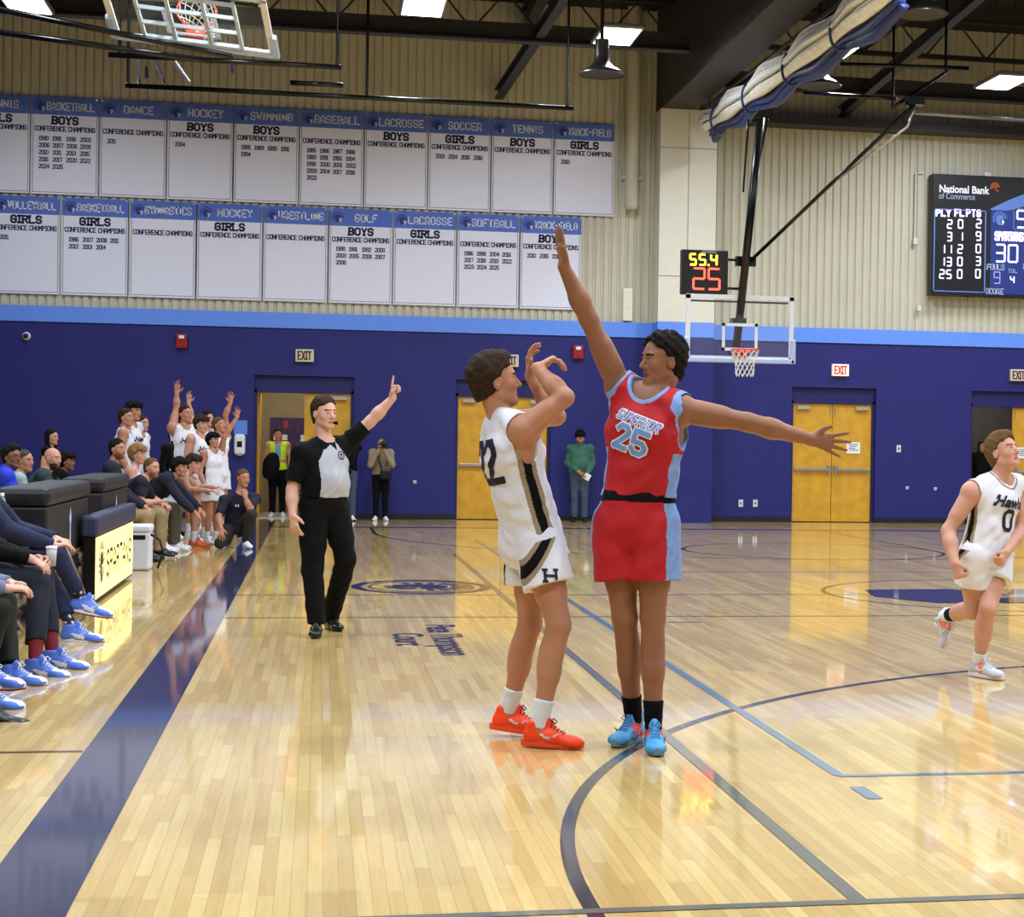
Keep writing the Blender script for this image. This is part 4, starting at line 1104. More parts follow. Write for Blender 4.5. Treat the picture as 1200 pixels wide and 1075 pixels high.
# --- referee
Y = -3.3
J = px(Y, nb=(381, 519, 0), sR=(353, 531, -.08), sL=(404, 522, .08), eR=(342, 574, -.10), wR=(343, 604, -.18), eL=(434, 494, .06), wL=(460, 467, .02),
       hR=(368, 592, -.04), hL=(391, 592, .04), kR=(366, 668, -.10), aR=(371, 730, -.18), kL=(405, 657, -.02), aL=(387, 722, .28), hd=(380, 485, 0))
J['aR'][2] = .09; J['aL'][2] = .09
J.update(fr=V(.42, -.90, 0), hf=V(.60, -.80, -.03), hs=1.02, tR=V(-.05, -1, 0), tL=V(.35, -.9, 0), dL=V(.15, -.05, 1), nL=V(.8, -.6, .0), pL='point', dR=V(.15, -.25, -1), nR=V(.6, .7, 0), pR='relax')
def zoneref(r):
    def z(c):
        d = c-r['che']; u = d@r['up']; s = d@r['side']; f = d@r['fr']; mi = np.zeros(len(c), int)
        mi[(f > -.02) & (s < .112-.62*np.maximum(0, u)) & (-s < .175-.72*np.maximum(0, u+.02)) & (u < .155)] = 1
        mi[(np.abs(s) < .05) & (u > .13-np.abs(s)*.9)] = 0
        return mi
    return z
r = person('person refereeing in a grey and black shirt and black trousers, one finger raised', J,
           dict(top='tee', topname='referee_shirt', topm=[m_blk, m_gry], topzone=zoneref, gh=.006, hem=.06, sleeve=.80, bottom='pants', botm=[m_blk], pw=1.08, belt=mat('black_belt_leather', (8, 8, 8), .4), shoem=[m_bshoe], solem=m_bshoe, lacem=m_blk, shoedetail=False,
                sockm=[m_blk], skin='pale', hairc='brown', hair='short', fat=1.06, bvh=True), 1.03, .011, .006)
o, R, U, N = on_chest(r, False, .10, .075)
mb = MB(); vs = []; fs = []
tmp = MB(); ring2d(tmp, (0, 0), .026, .034, 0, 6.283, (0, 0, 0), X3, Y3, 20); poly2d(tmp, [(-.018, .012), (.018, .012), (.004, -.002), (.004, -.022), (-.004, -.022), (-.004, -.002)], (0, 0, 0), X3, Y3)
decal('chest_badge', np.array([p[:2] for p in tmp.v]), tmp.f, m_blk, r['top'], r['base'], r['topbv'], o, R, U, N)
HR = head_frame(V(.60, -.80, -.03)); q = J['hd']+1.05*(HR[1]*.115-HR[2]*.062)
wh = thing('whistle', 'small black whistle held in the mouth of the referee', 'whistle', q)
MB().tube([(0, 0, 0), tuple(HR[1]*.035)], [.009, .013], 10).build('barrel', m_blk, wh)
MB().lathe((0, 0, 0), [(.001, -.008), (.013, -.008), (.013, .008), (.001, .008)], 12, 'x').build('chamber', m_blk, wh).location = tuple(HR[1]*.038)

# --- player in white number 0, running back
Y = -6.1
J = px(Y, nb=(1170, 561, 0), sR=(1139, 577, -.08), sL=(1194, 570, .09), eR=(1111, 622, -.06), wR=(1119, 660, -.20), eL=(1196, 622, .02), wL=(1179, 648, -.16),
       hR=(1143, 652, -.04), hL=(1167, 651, .06), kL=(1158, 714, -.12), aL=(1147, 774, .02), kR=(1140, 716, .06), aR=(1106, 722, .42), hd=(1176, 531, -.04))
J['aL'][2] = .095
J.update(fr=V(.48, -.86, -.12), hf=V(.47, -.80, .30), hs=1.0, tL=V(.42, -.9, 0), tR=V(-.32, .1, -1), uR=V(-.9, .3, .3), dR=V(.25, -.35, -.9), nR=V(.75, .5, .2), pR='fist', dL=V(-.55, -.5, -.6), nL=V(-.3, .6, .2), pL='fist', zb=0.0)
def zone0(r):
    def z(c):
        d = c-r['che']; u = d@r['up']; s = d@r['side']; f = d@r['fr']; mi = np.zeros(len(c), int); k = r['k']
        nn = c-(r['nb']+r['up']*.045*k+r['fr']*.045*k); q = np.sqrt((nn@r['side']/.078)**2+(nn@r['fr']/.080)**2+(nn@r['up']/.095)**2)/k
        mi[(q > 1.18) & (q < 1.34)] = 2
        q = np.abs(np.arctan2(f+.02, np.abs(s))); mi[(q < .24) & (u < -.05)] = 2; mi[(q < .12) & (u < -.05)] = 1
        return mi
    return z
def shoe0(L, sd): return np.where((np.abs(L[:, 1]-.05) < .022) & (np.abs(L[:, 0]) > .02), 1, 0)
r = person('person in white number 0 basketball uniform running at the right edge', J,
           dict(top='jersey', topm=[m_wj, m_blk, m_tan], topzone=zone0, hem=-.06, fold=.007, bottom='shorts', botm=[m_wj, m_blk, m_tan], botzone=zone22s, shlen=.50, sockm=[m_wsock], sockl=.20,
                shoem=[m_gshoe, m_coral], shoezone=shoe0, solem=m_wshoe, shoedetail=True, shoeh=.008, gh=.0065, skin='fair', hairc='sandy', hair='swept', bvh=True), 1.03, .0095, .005)
o, R, U, N = on_chest(r, False, .0, .0)
vs, fs = centred('0', .12, .026, .07); decal('jersey_number', vs, fs, m_navynum, r['top'], r['base'], r['topbv'], o-U*.05, R, U, N)
vs, fs = font_mesh('Hawks', .10, .35, .004); vs[:, 1] += .035; decal('jersey_lettering', vs, fs, m_navynum, r['top'], r['base'], r['topbv'], o, R, U, N, .008)
bs = MB(); a_, k_ = J['aR'], J['kR']; d_ = unit(k_-a_)
bs.tube([a_+d_*.05-r['base'], a_+d_*.12-r['base'], a_+d_*.17-r['base']], [.043, .046, .05], 14); bs.build('ankle_band', m_blk, r['body'], True)
# ------------------------------------------------------------------ people along the sideline and the far wall
m_shirts = {'royal': mat('royal_blue_jacket_cloth', (28, 52, 190), .7), 'polo': mat('pale_grey_polo_cloth', (150, 168, 172), .8), 'slate': mat('dark_slate_pullover_cloth', (42, 56, 62), .85),
            'tanj': mat('tan_jacket_cloth', (142, 126, 104), .85), 'green': mat('green_hoodie_cloth', (52, 96, 82), .9), 'black': m_blk, 'navy': m_nvy, 'white': m_wj,
            'suit': mat('navy_suit_cloth', (22, 28, 62), .8), 'bluegrey': mat('blue_grey_shirt_cloth', (108, 120, 150), .8), 'teal': mat('light_blue_shirt_cloth', (110, 168, 190), .8)}
m_khaki = mat('khaki_cloth', (150, 128, 92), .85); m_olive = mat('olive_grey_cloth', (84, 78, 62), .85); m_jean = mat('blue_denim', (62, 76, 100), .85, var=.15); m_dkpant = mat('charcoal_cloth', (36, 34, 38), .85)
m_bluew = mat('blue_sneaker_leather', (84, 118, 216), .5, var=.04); m_redsole = mat('red_rubber_sole', (140, 26, 34), .6)
CHAIRS = []
def seen(hp, Y): return at(hp[0], hp[1], Y)
def seated(label, hp, Y, az, look, lean=.12, hf=(.75, -.65, 0), chair=True, sc=None, hipx=None, **ov):
    """head at a pixel, on depth Y; the hips back from the head by the lean"""
    H = seen(hp, Y); s = sc or 1.0
    off = (.70*lean+.05)*s
    x = H[0]-math.sin(az)*off if hipx is None else hipx; y = H[1]-math.cos(az)*off
    J = sit(x, y, az, s, lean=lean, **ov); J['hd'] = H; J['hf'] = np.array(hf, float)
    dz = H[2]-(1.245-.40*lean*lean)*s
    d = H-np.array([x, y, 0]); hv = np.array([d[0], d[1], 0])
    for k in ('sL', 'sR', 'nb'): J[k] = J[k]+np.array([0, 0, dz*.85])
    for k in ('eL', 'eR'):
        if k not in ov.get('world', {}): J[k] = J[k]+np.array([0, 0, dz*.6])
    J.update({k: v for k, v in ov.get('world', {}).items()})
    if chair: CHAIRS.append((x-math.sin(az)*.02, y-math.cos(az)*.02, az))
    return person(label, J, look, s, .016, .009), J
def standing(label, hp, Y, az, look, hf=None, smax=1.12, z0=0.0, h=.016, lean=0.0, **ov):
    H = seen(hp, Y); s = min(smax, (H[2]-z0)/1.665)
    x = H[0]-math.sin(az)*.02*s; y = H[1]-math.cos(az)*.02*s
    w = ov.pop('world', {})
    J = stand(x, y, az, s, **ov)
    if z0: J = {k: (v+np.array([0, 0, z0]) if (not isinstance(v, str) and np.ndim(v) and k not in DIRK) else v) for k, v in J.items()}
    J['hd'] = H; J['hf'] = np.array(hf, float) if hf is not None else J['hf']; J.update(w)
    return person(label, J, look, s, h, .009), J
def arm_up(J, side, elbow, wrist, Y, dirv=(0, 0, 1), n=(0, -1, 0), pose='three'):
    J['e'+side] = at(elbow[0], elbow[1], Y); J['w'+side] = at(wrist[0], wrist[1], Y); J['d'+side] = np.array(dirv, float); J['n'+side] = np.array(n, float); J['p'+side] = pose
E90 = math.pi/2
def trim_zone(r):
    def z(c):
        d = c-r['che']; s = d@r['side']; f = d@r['fr']; u = d@r['up']
        return np.where((np.abs(np.arctan2(f+.02, np.abs(s))) < .2) & (u < -.02), 1, 0)
    return z
def team(**k):
    d = dict(top='jersey', topm=[m_wj, m_blk], topzone=trim_zone, hem=-.05, bottom='shorts', botm=[m_wj], shlen=.55, sockm=[m_wsock], shoem=[m_wshoe], bvh=True, hair='short', hairc='brown', skin='warm'); d.update(k); return d
def tops(top, m, bm=None, bottom='pants', **k):
    d = dict(top=top, topm=[m], bottom=bottom, botm=[bm or m_dkpant], shoem=[m_bshoe], solem=m_blk, hair='short', hairc='brown', skin='warm', sockm=[m_blk]); d.update(k); return d
def print_on(r, text, num, size=.07, nsize=.10):
    o, R, U, N = on_chest(r, False, .02)
    vs, fs = font_mesh(text, size*1.5, .35, .003); decal('jersey_lettering', vs, fs, m_navynum, r['top'], r['base'], r['topbv'], o, R, U, N, .008)
    if num:
        vs, fs = centred(num, nsize, nsize*.22, nsize*.6, .4); decal('jersey_number', vs, fs, m_navynum, r['top'], r['base'], r['topbv'], o-U*.11, R, U, N, .008)

# --- behind the scorers' table
rg, Jg = seated('person in glasses and a royal blue jacket seated behind the black table', (14, 536), 2.4, 1.35, tops('jacket', m_shirts['royal'], hairc='dark', skin='olive', hair='full'), .10, (.8, -.55, 0))
seated('person in a pale grey polo shirt seated behind the royal blue jacket', (29, 541), 3.2, 1.35, tops('tee', m_shirts['polo'], hairc='grey', skin='warm', hair='crop'), .10, (.85, -.5, 0))
r, J = seated('bald bearded person in a dark slate pullover, leaning forward with hands together', (62, 538), 3.9, 1.45, tops('long', m_shirts['slate'], hair='bald', hairc='dark', beard=True, beardc='dark', skin='fair', fat=1.1), .28, (.85, -.5, -.05),
       world=dict(eR=at(66, 588, 3.6), wR=at(80, 570, 3.7), eL=at(74, 590, 4.2), wL=at(82, 568, 4.05), dR=V(.5, .2, .3), dL=V(.4, -.5, .3), pR='fist', pL='fist'))
standing('person with long dark hair standing against the navy wall behind the table', (61, 513), 7.2, 1.7, tops('tee', m_blk, hair='long', hairc='dark', skin='fair', sleeve=.3), (.85, -.5, 0))
seated('dark haired person low behind the bald person, near the wall', (79, 542), 8.4, 1.5, tops('long', m_blk, hair='mop', hairc='dark', skin='olive'), .2, (.9, -.3, 0))

HR = head_frame(Jg['hf']); gl = MB(); gp = lambda x, y, z: Jg['hd']+HR[0]*x+HR[1]*y+HR[2]*z-rg['base']
for sg in (-1, 1):
    gl.tube([gp(sg*.033+.023*math.cos(a), .102, .004+.017*math.sin(a)) for a in [2*math.pi*i/14 for i in range(15)]], .0026, 5)
    gl.tube([gp(sg*.056, .100, .010), gp(sg*.078, .05, .010), gp(sg*.080, .0, .012)], .0024, 5)
gl.tube([gp(-.010, .103, .008), gp(.010, .103, .008)], .0024, 5)
gl.build('glasses', m_black, rg['body'])
# --- the home bench
seated('stubbled dark haired person in a navy pullover, upright behind the black padded box', (138, 527), 4.6, E90, tops('long', m_nvy, m_khaki, hairc='dark', skin='warm', beard=True, beardc='brown', fat=1.1), .06, (.8, -.6, 0))
r, J = seated('bearded person in a navy polo shirt and khaki trousers seated on the bench', (178, 549), 5.3, E90, tops('tee', m_nvy, m_khaki, hairc='sandy', beard=True, beardc='sandy', skin='fair', shoem=[m_bshoe], solem=m_wshoe, hair='crop'), .38, (.8, -.6, -.05),
       world=dict(wR=at(184, 588, 5.15), eR=at(165, 590, 5.05), wL=at(192, 592, 5.5), eL=at(180, 590, 5.7)))
r, J = seated('person with blond hair in a white basketball uniform seated between two seated adults in navy', (162, 534), 6.1, E90, team(hairc='blond', hair='mop', skin='fair'), .10, (.9, -.4, 0))
r, J = seated('young person in a black jacket and olive trousers leaning forward on the bench', (211, 549), 6.6, E90, tops('jacket', m_nvy, m_olive, hairc='dark', hair='mop', shoem=[m_wshoe], solem=m_wshoe, skin='warm', sockm=[m_wsock]), .62, (.85, -.5, -.05),
       world=dict(eR=at(214, 588, 6.3), wR=at(228, 600, 6.3), eL=at(222, 585, 6.9), wL=at(234, 597, 6.8), dR=V(.6, -.2, -.6)))
r, J = seated('person with brown hair in a white uniform seated past the leaning black jacket, forearms out', (227, 545), 7.25, E90, team(hairc='brown', hair='mop', skin='fair', shoem=[mat('orange_red_shoe', (214, 92, 60), .6)], solem=mat('orange_yellow_sole', (220, 150, 60), .6)), .5, (.8, -.6, -.1),
       world=dict(eR=at(222, 574, 7.1), wR=at(243, 575, 6.9), eL=at(232, 572, 7.6), wL=at(250, 571, 7.3), dR=V(.9, -.2, .0), dL=V(.9, -.2, 0)))
# kneeling at the end of the bench
Y = 7.3
J = px(Y, nb=(281, 579, 0), sR=(263, 587, -.10), sL=(299, 585, .10), eR=(256, 607, -.28), wR=(259, 619, -.42), eL=(293, 597, -.2), wL=(287, 582, -.20), hR=(270, 619, .06), hL=(286, 617, .12),
       kR=(258, 631, -.36), aR=(271, 634, .10), kL=(295, 603, -.38), aL=(288, 633, -.22), hd=(285, 561, -.02))
J['kR'][2] = .075; J['aR'][2] = .10; J['aL'][2] = .09
J.update(fr=V(.30, -.94, -.1), hf=V(.55, -.82, -.08), tL=V(.35, -.9, 0), tR=V(.1, .5, -.9), uR=V(.1, .9, .4), dR=V(.05, -.3, -1), nR=V(0, 1, -.1), pR='open', dL=V(-.15, .1, 1), nL=V(-.3, .9, 0), pL='fist', zb=0.0)
r = person('person kneeling at the sideline in a navy polo with chin on fist', J, tops('tee', m_nvy, mat('dark_olive_cloth', (44, 42, 36), .85), hairc='sandy', hair='crop', skin='warm', shoem=[m_wshoe], solem=m_wshoe, sleeve=.8, fat=1.05, bvh=True), 1.0, .012, .008)
o, R, U, N = on_chest(r, False, .06, -.07); vs, fs = centred('H', .03, .008, .035); decal('chest_mark', vs, fs, m_wprint, r['top'], r['base'], r['topbv'], o, R, U, N)

# --- players standing behind the bench
r, J = standing('standing person in white uniform with black side stripe, left of the curly one', (148, 490), 8.1, 1.5, team(hairc='brown', skin='warm'), (.85, -.5, .05))
r, J = standing('tall person with dark curly hair in a white uniform, furthest left standing pair', (157, 483), 8.9, 1.9, team(hairc='black', hair='mop', skin='warm'), (.8, -.6, 0))
print_on(r, 'Hawks', None)
standing('person mostly hidden behind the curly haired standing player', (167, 497), 9.9, 1.9, team(hairc='brown', skin='fair'), (.8, -.6, 0))
def raised(label, hp, Y, az, look, side, elbow, wrist, pose, hf, yo=0.0, n=(0, -1, 0), other=None, txt=None, **k):
    H = seen(hp, Y); s = min(1.12, H[2]/1.665); J = stand(H[0], H[1]-.02, az, s); J['hd'] = H; J['hf'] = V(*hf); J.update(k)
    arm_up(J, side, elbow, wrist, Y+yo, (.08, 0, 1), n, pose)
    J['s'+side] = J['s'+side]+V(0, 0, .03)
    r = person(label, J, look, s, .014, .008)
    if txt: print_on(r, *txt)
    return r, J
raised('tall person in white number 21 uniform holding up three fingers', (217, 486), 9.15, 2.5, team(skin='warm', hairc='brown'), 'R', (207, 478), (207, 461), 'three', (.75, -.6, .1), txt=('Hawks', '21'))
raised('person with curly brown hair in a white uniform, right beside number 21', (236, 498), 8.6, 2.3, team(skin='fair', hairc='brown', hair='mop'), 'L', (244, 540), (247, 560), 'relax', (.7, -.7, -.1), txt=('Hawks', '2'))
raised('person making a ring sign with one raised hand behind number 21', (243, 492), 11.0, 2.4, team(skin='fair', hairc='dark'), 'R', (224, 489), (221, 472), 'three', (.8, -.6, .1))
raised('person in a white uniform reaching the highest hand at the right end of the bench', (257, 499), 10.3, 2.2, team(skin='warm', hairc='sandy'), 'L', (264, 487), (270, 472), 'open', (.8, -.55, .2))
raised('person with a dark fringe in a white uniform, arm bent up towards the dispenser', (250, 517), 8.0, 2.3, team(skin='warm', hairc='black', hair='mop'), 'L', (263, 512), (278, 489), 'open', (.8, -.6, .05))
r, J = standing('dark clothed person partly hidden behind number 21', (205, 512), 10.1, 2.2, tops('long', m_blk, hairc='dark', skin='fair'), (.8, -.6, 0))

# --- at the far wall
def holding(J, Y, **k):
    for kk, v in k.items(): J[kk] = at(v[0], v[1], Y+v[2])
vest = mat('safety_yellow_vest', (206, 240, 30), .6, emit=0.0); m_reflect = mat('orange_silver_band', (220, 150, 90), .4)
def vest_zone(r):
    def z(c):
        d = c-r['che']; s = d@r['side']; f = d@r['fr']; u = d@r['up']; mi = np.zeros(len(c), int)
        mi[(np.abs(s) < .05) & (f > 0) & (u > -.2)] = 1
        mi[(np.abs(u+.17) < .03)] = 2
        return mi
    return z
standing('person in a bright yellow safety vest in the open doorway', (326, 510), 16.6, math.pi, dict(top='jersey', topm=[vest, m_shirts['teal'], m_reflect], topzone=vest_zone, hem=.02, bottom='pants', botm=[m_blk], shoem=[m_wshoe], hair='full', hairc='brown', skin='fair'), (.1, -1, 0))
r, J = standing('person with a black camera half hidden behind the referee, in jeans', (408, 512), 15.2, math.pi, tops('long', m_blk, m_jean, hairc='brown', skin='fair', shoem=[m_wshoe]), (-.2, -1, 0),
       world=dict(eL=at(412, 545, 15.0), wL=at(405, 541, 14.85)))
H = at(447, 521, 15.3)
r, J = standing('person in a tan jacket photographing from the far wall', (447, 520), 15.3, math.pi, tops('jacket', m_shirts['tanj'], m_blk, hairc='grey', hair='crop', skin='fair', shoem=[m_wshoe], solem=m_wshoe), (0, -1, 0),
       world=dict(eL=at(460, 545, 15.1), wL=at(450, 527, 15.08), eR=at(434, 545, 15.1), wR=at(443, 528, 15.08), dL=V(-.4, -.2, 1), dR=V(.4, -.2, 1), nL=V(-.6, -.6, 0), nR=V(.6, -.6, 0), pL='hold', pR='hold'))
r, J = standing('person in a green hoodie, black cap and jeans leaning on the far wall', (680, 514), 15.45, math.pi+.15, tops('jacket', m_shirts['green'], m_jean, hairc='black', hair='full', skin='fair', fat=1.15, shoem=[m_bshoe], hem=.05, beard=True, beardc='grey', fold=.009), (-.1, -1, 0),
       world=dict(wL=at(688, 556, 15.2), wR=at(678, 553, 15.22)))
hoodJ = J
standing('person with long hair in dark clothes in the doorway behind number 0', (1151, 524), 16.55, math.pi, tops('jacket', m_blk, m_blk, hair='long', hairc='brown', skin='fair'), (.1, -1, 0))

# --- the visitors' staff nearest the camera, mostly outside the left edge
def shoe_b(L, sd):
    mi = np.zeros(len(L), int); ax = np.abs(L[:, 0])
    mi[(L[:, 1] > .115) & (L[:, 2] > .035) & (ax < .03)] = 1
    mi[(ax > .02) & (np.abs(L[:, 1]-.065) < .035) & (np.abs(L[:, 2]-.045+.25*(L[:, 1]-.06)) < .013)] = 1
    return mi
blue_shoes = dict(shoem=[m_bluew, m_wshoe], shoezone=shoe_b, solem=[m_wshoe, m_redsole], lacem=m_wshoe, shoeh=.006, shoesize=1.14, shoedetail=True)
def near(label, Y, look, sc=1.0, chair=True, **p):
    J = px(Y, **{k: v for k, v in p.items() if k not in DIRK and k not in ('pL', 'pR')}); J.update({k: v for k, v in p.items() if k in DIRK or k in ('pL', 'pR')})
    J.setdefault('fr', V(.97, -.15, 0)); J.setdefault('hf', V(.9, -.4, 0)); J['zb'] = 0.0
    if chair:
        hp = (J['hL']+J['hR'])/2; CHAIRS.append((hp[0], hp[1], E90))
    return person(label, J, look, sc, .010, .0065), J
# N1: navy suit, legs crossed
m_argyle = mat('patterned_sock_knit', (26, 24, 44), .8)
def sock_pat(c): return ((np.sin(c[:, 2]*150)+np.sin((c[:, 0]+c[:, 1])*110)) > .9).astype(int)
n1, J1 = near('person in a navy suit, legs crossed, blue sneakers and patterned socks, left edge', -3.55, tops('jacket', m_shirts['suit'], m_shirts['suit'], skin='pale', hair='short', sockm=[m_argyle, mat('pale_sock_diamond', (206, 190, 186), .8)], sockzone=sock_pat, sockl=.5, plen=.80, pw=.92, **blue_shoes),
     nb=(-32, 560, 0), sR=(-28, 576, -.2), sL=(-24, 572, .2), hd=(-28, 528, 0), hR=(-14, 660, -.1), hL=(-12, 656, .12), eR=(10, 622, -.22), wR=(62, 640, -.14), eL=(20, 620, .30), wL=(66, 632, .06),
     kR=(67, 651, -.14), aR=(96, 703, -.10), kL=(56, 664, .12), aL=(84, 737, -.2), tR=V(.97, -.12, -.18), tL=V(.96, -.25, 0), uR=V(.2, .0, 1), dR=V(.85, .3, .1), nR=V(0, 0, -1), dL=V(.7, -.6, -.1), nL=V(0, 0, -1), pR='relax', pL='relax')
# N2: black sleeves, navy trousers, red socks
m_rsock = mat('red_sock_knit', (112, 20, 30), .85)
n2, J2 = near('person in black sleeves and navy trousers with red socks, holding a cup', -5.15, tops('long', m_blk, mat('dark_navy_trouser_cloth', (16, 18, 34), .85), skin='pale', sockm=[m_rsock], sockl=.5, plen=.74, **blue_shoes),
     nb=(-62, 560, 0), sR=(-58, 585, -.2), sL=(-52, 580, .2), hd=(-55, 520, 0), hR=(-45, 672, -.1), hL=(-42, 668, .1), eR=(-12, 646, -.18), wR=(36, 655, -.15), eL=(-8, 640, .25), wL=(42, 656, .02),
     kR=(46, 684, -.14), aR=(41, 778, -.42), kL=(50, 678, .14), aL=(62, 768, -.10), tR=V(.93, -.38, 0), tL=V(.96, -.25, 0), dR=V(.85, .1, -.5), nR=V(-.3, .3, -1), dL=V(.85, -.4, -.05), nL=V(0, -.8, -.5), pR='relax', pL='hold')
J2 = J2
# N3: blue grey sleeve, olive trousers
n3, J3 = near('person in a blue grey sleeve and dark trousers, cut by the left edge', -5.95, tops('long', m_shirts['bluegrey'], mat('dark_green_trouser_cloth', (26, 30, 24), .85), skin='pale', plen=.9, **blue_shoes),
     nb=(-105, 560, 0), sR=(-98, 590, -.2), sL=(-92, 585, .2), hd=(-98, 520, 0), hR=(-88, 692, -.1), hL=(-84, 688, .1), eR=(-50, 680, -.2), wR=(8, 690, -.12), eL=(-45, 676, .25), wL=(12, 684, .05),
     kR=(0, 714, -.14), aR=(-25, 792, -.18), kL=(4, 706, .14), aL=(10, 785, -.02), tR=V(.95, -.3, 0), tL=V(.95, -.3, 0), dR=V(.9, .3, 0), nR=V(0, .3, -1), dL=V(.85, -.5, 0), nL=V(0, -.3, -1), pR='relax', pL='fist')
n4, J4 = near('person of whom only two blue sneaker tips show at the left edge', -6.75, tops('long', m_blk, m_blk, skin='pale', **blue_shoes),
     nb=(-145, 560, 0), sR=(-138, 590, -.2), sL=(-132, 585, .2), hd=(-138, 510, 0), hR=(-122, 708, -.1), hL=(-118, 704, .1), eR=(-90, 690, -.2), wR=(-50, 705, -.12), eL=(-85, 686, .25), wL=(-48, 700, .05),
     kR=(-30, 718, -.2), aR=(-20, 812, -.12), kL=(-26, 708, .2), aL=(-18, 787, .22), tR=V(.95, -.3, 0), tL=V(.95, -.3, 0))
n5, J5 = near('person of whom only a black shoe shows low on the left edge', -7.45, tops('long', m_blk, m_blk, skin='pale', shoesize=1.1),
     nb=(-185, 560, 0), sR=(-178, 590, -.2), sL=(-172, 585, .2), hd=(-178, 510, 0), hR=(-160, 724, -.1), hL=(-156, 720, .1), eR=(-130, 700, -.2), wR=(-90, 715, -.12), eL=(-125, 696, .25), wL=(-88, 710, .05),
     kR=(-50, 732, -.2), aR=(-60, 838, -.4), kL=(-45, 722, .2), aL=(-14, 834, .12), tR=V(.95, -.3, 0), tL=V(.97, -.22, 0))
# ------------------------------------------------------------------ banners
m_vinyl = mat('white_banner_vinyl', (222, 223, 244), .6, var=.015, bump=.1, bscale=4); m_head = mat('blue_banner_header', (78, 106, 196), .6, var=.03)
m_btxt = mat('navy_banner_ink', (34, 36, 84), .7, var=0); m_htxt = mat('pale_header_ink', (216, 222, 244), .7, var=0); m_gold = mat('pale_emblem_ink', (206, 204, 216), .7, var=0); m_bemb = mat('dark_emblem_ink', (46, 52, 120), .7, var=0)
m_edge = mat('banner_edge_ink', (120, 126, 168), .7, var=0)
BX = 1.165
def banner(sport, sub, years, x0, z1, row):
    w, hgt = BX-.025, 1.735; nm = sport+(' '+sub if sub else '')
    t = thing('champions_banner', 'white %s conference champions banner in the %s row' % (nm, row), 'banner', (x0+BX/2, WY-.02, z1-hgt), 'conference champions banners')
    b = MB().box((-w/2, -.006, 0), (w/2, .006, hgt-.32)); b.box((-w/2, -.006, hgt-.32), (w/2, .006, hgt), 1)
    for xx in (-w/2+.02, w/2-.032): b.box((xx, -.0068, .03), (xx+.012, -.006, hgt-.33), 2)
    b.box((-w/2+.02, -.0068, .03), (w/2-.02, -.006, .042), 2)
    b.build('sheet', [m_vinyl, m_head, m_edge], t)
    y = -.0085
    e = MB(); helmet(e, (-w/2+.15, y, hgt-.17), X3, Z3, .24, 0, 1); e.build('emblem', [m_bemb, m_gold], t)
    l = MB(); write(l, sport, (.09, y, hgt-.23), X3, Z3, .13, .023, .072, .46, True, fit=.80); l.build('sport_name', m_htxt, t)
    l = MB()
    if sub: write(l, sub, (0, y, hgt-.475), X3, Z3, .12, .036, .08, .46, True)
    write(l, 'CONFERENCE CHAMPIONS', (0, y, hgt-.605), X3, Z3, .076, .017, .040, .36, fit=1.06)
    for i, rw in enumerate(years.split('/')):
        for j, yr in enumerate(rw.split()): write(l, yr, (-w/2+.13+.235*j, y, hgt-.775-.125*i), X3, Z3, .068, .015, .034, .36, align='l')
    l.build('lettering', m_btxt, t)
    for xx in (-w/2+.03, w/2-.03): MB().lathe((xx, -.012, hgt-.025), [(.001, 0), (.013, 0), (.013, .008), (.001, .008)], 10, 'y').build('grommet', m_chrome, t)
UP = [('TENNIS', 'GIRLS', ''), ('BASKETBALL', 'BOYS', '1990 1991 1996 2003/2006 2007 2008 2009/2010 2011 2013 2015/2016 2017 2020 2022/2024 2025'), ('DANCE', '', '2011'), ('HOCKEY', 'BOYS', '2004'), ('SWIMMING', 'BOYS', '1985 1989 1990 1991/1994'),
      ('BASEBALL', '', '1985 1986 1987 1988/1989 1991 1992 1994/1996 2000 2001 2002/2003 2004 2017 2018/2022'), ('LACROSSE', 'BOYS', ''), ('SOCCER', 'GIRLS', '2013 2014 2015 2016'), ('TENNIS', 'BOYS', ''), ('TRACK-FIELD', 'GIRLS', '2010')]
DN = [('VOLLEYBALL', 'GIRLS', '2011'), ('BASKETBALL', 'GIRLS', '1986 2007 2008 2011/2012 2013 2014'), ('GYMNASTICS', '', ''), ('HOCKEY', 'GIRLS', ''), ('WRESTLING', '', ''), ('GOLF', 'BOYS', '1990 1991 1992 2000/2003 2005 2006 2007/2008'),
      ('LACROSSE', 'GIRLS', ''), ('SOFTBALL', '', '1986 1998 2004 2016/2017 2018 2019 2022/2023 2024 2025'), ('TRACK-FIELD', 'BOYS', '2010 2015 2016')]
for i, (a, b, c) in enumerate(UP): banner(a, b, c, -5.54+1.172*i, 7.50, 'upper')
for i, (a, b, c) in enumerate(DN): banner(a, b, c, -5.01+1.176*i, 5.715, 'lower')

# ------------------------------------------------------------------ signs and fittings on the far wall
m_exitface = mat('exit_sign_face', (206, 196, 176), .5, var=.02); m_exitglow = mat('exit_sign_lit_face', (250, 226, 206), .5, var=0, emit=.5)
def exit_sign(c, ink, label, lit=False):
    t = thing('exit_sign', label, 'sign', (c[0], WY-.05, c[2]), 'exit signs over the doors')
    MB().box((-.165, -.03, -.115), (.165, .05, .115), bev=.01).build('housing', m_exitglow if lit else m_exitface, t)
    l = MB(); write(l, 'EXIT', (0, -.0315, -.07), X3, Z3, .14, .026, .052, .32); l.build('lettering', ink, t)
m_exbr = mat('brown_exit_ink', (84, 50, 34), .6, var=0); m_exrd = mat('red_exit_ink', (214, 56, 44), .6, var=0, emit=.3)
exit_sign(at(357, 417, WY), m_exbr, 'dark lettered EXIT sign over the open left door behind the referee')
exit_sign(at(597, 423, WY), m_exbr, 'dark lettered EXIT sign partly hidden by the shooter')
exit_sign(at(984, 434, WY), m_exrd, 'red lettered EXIT sign over the closed right double door', True)
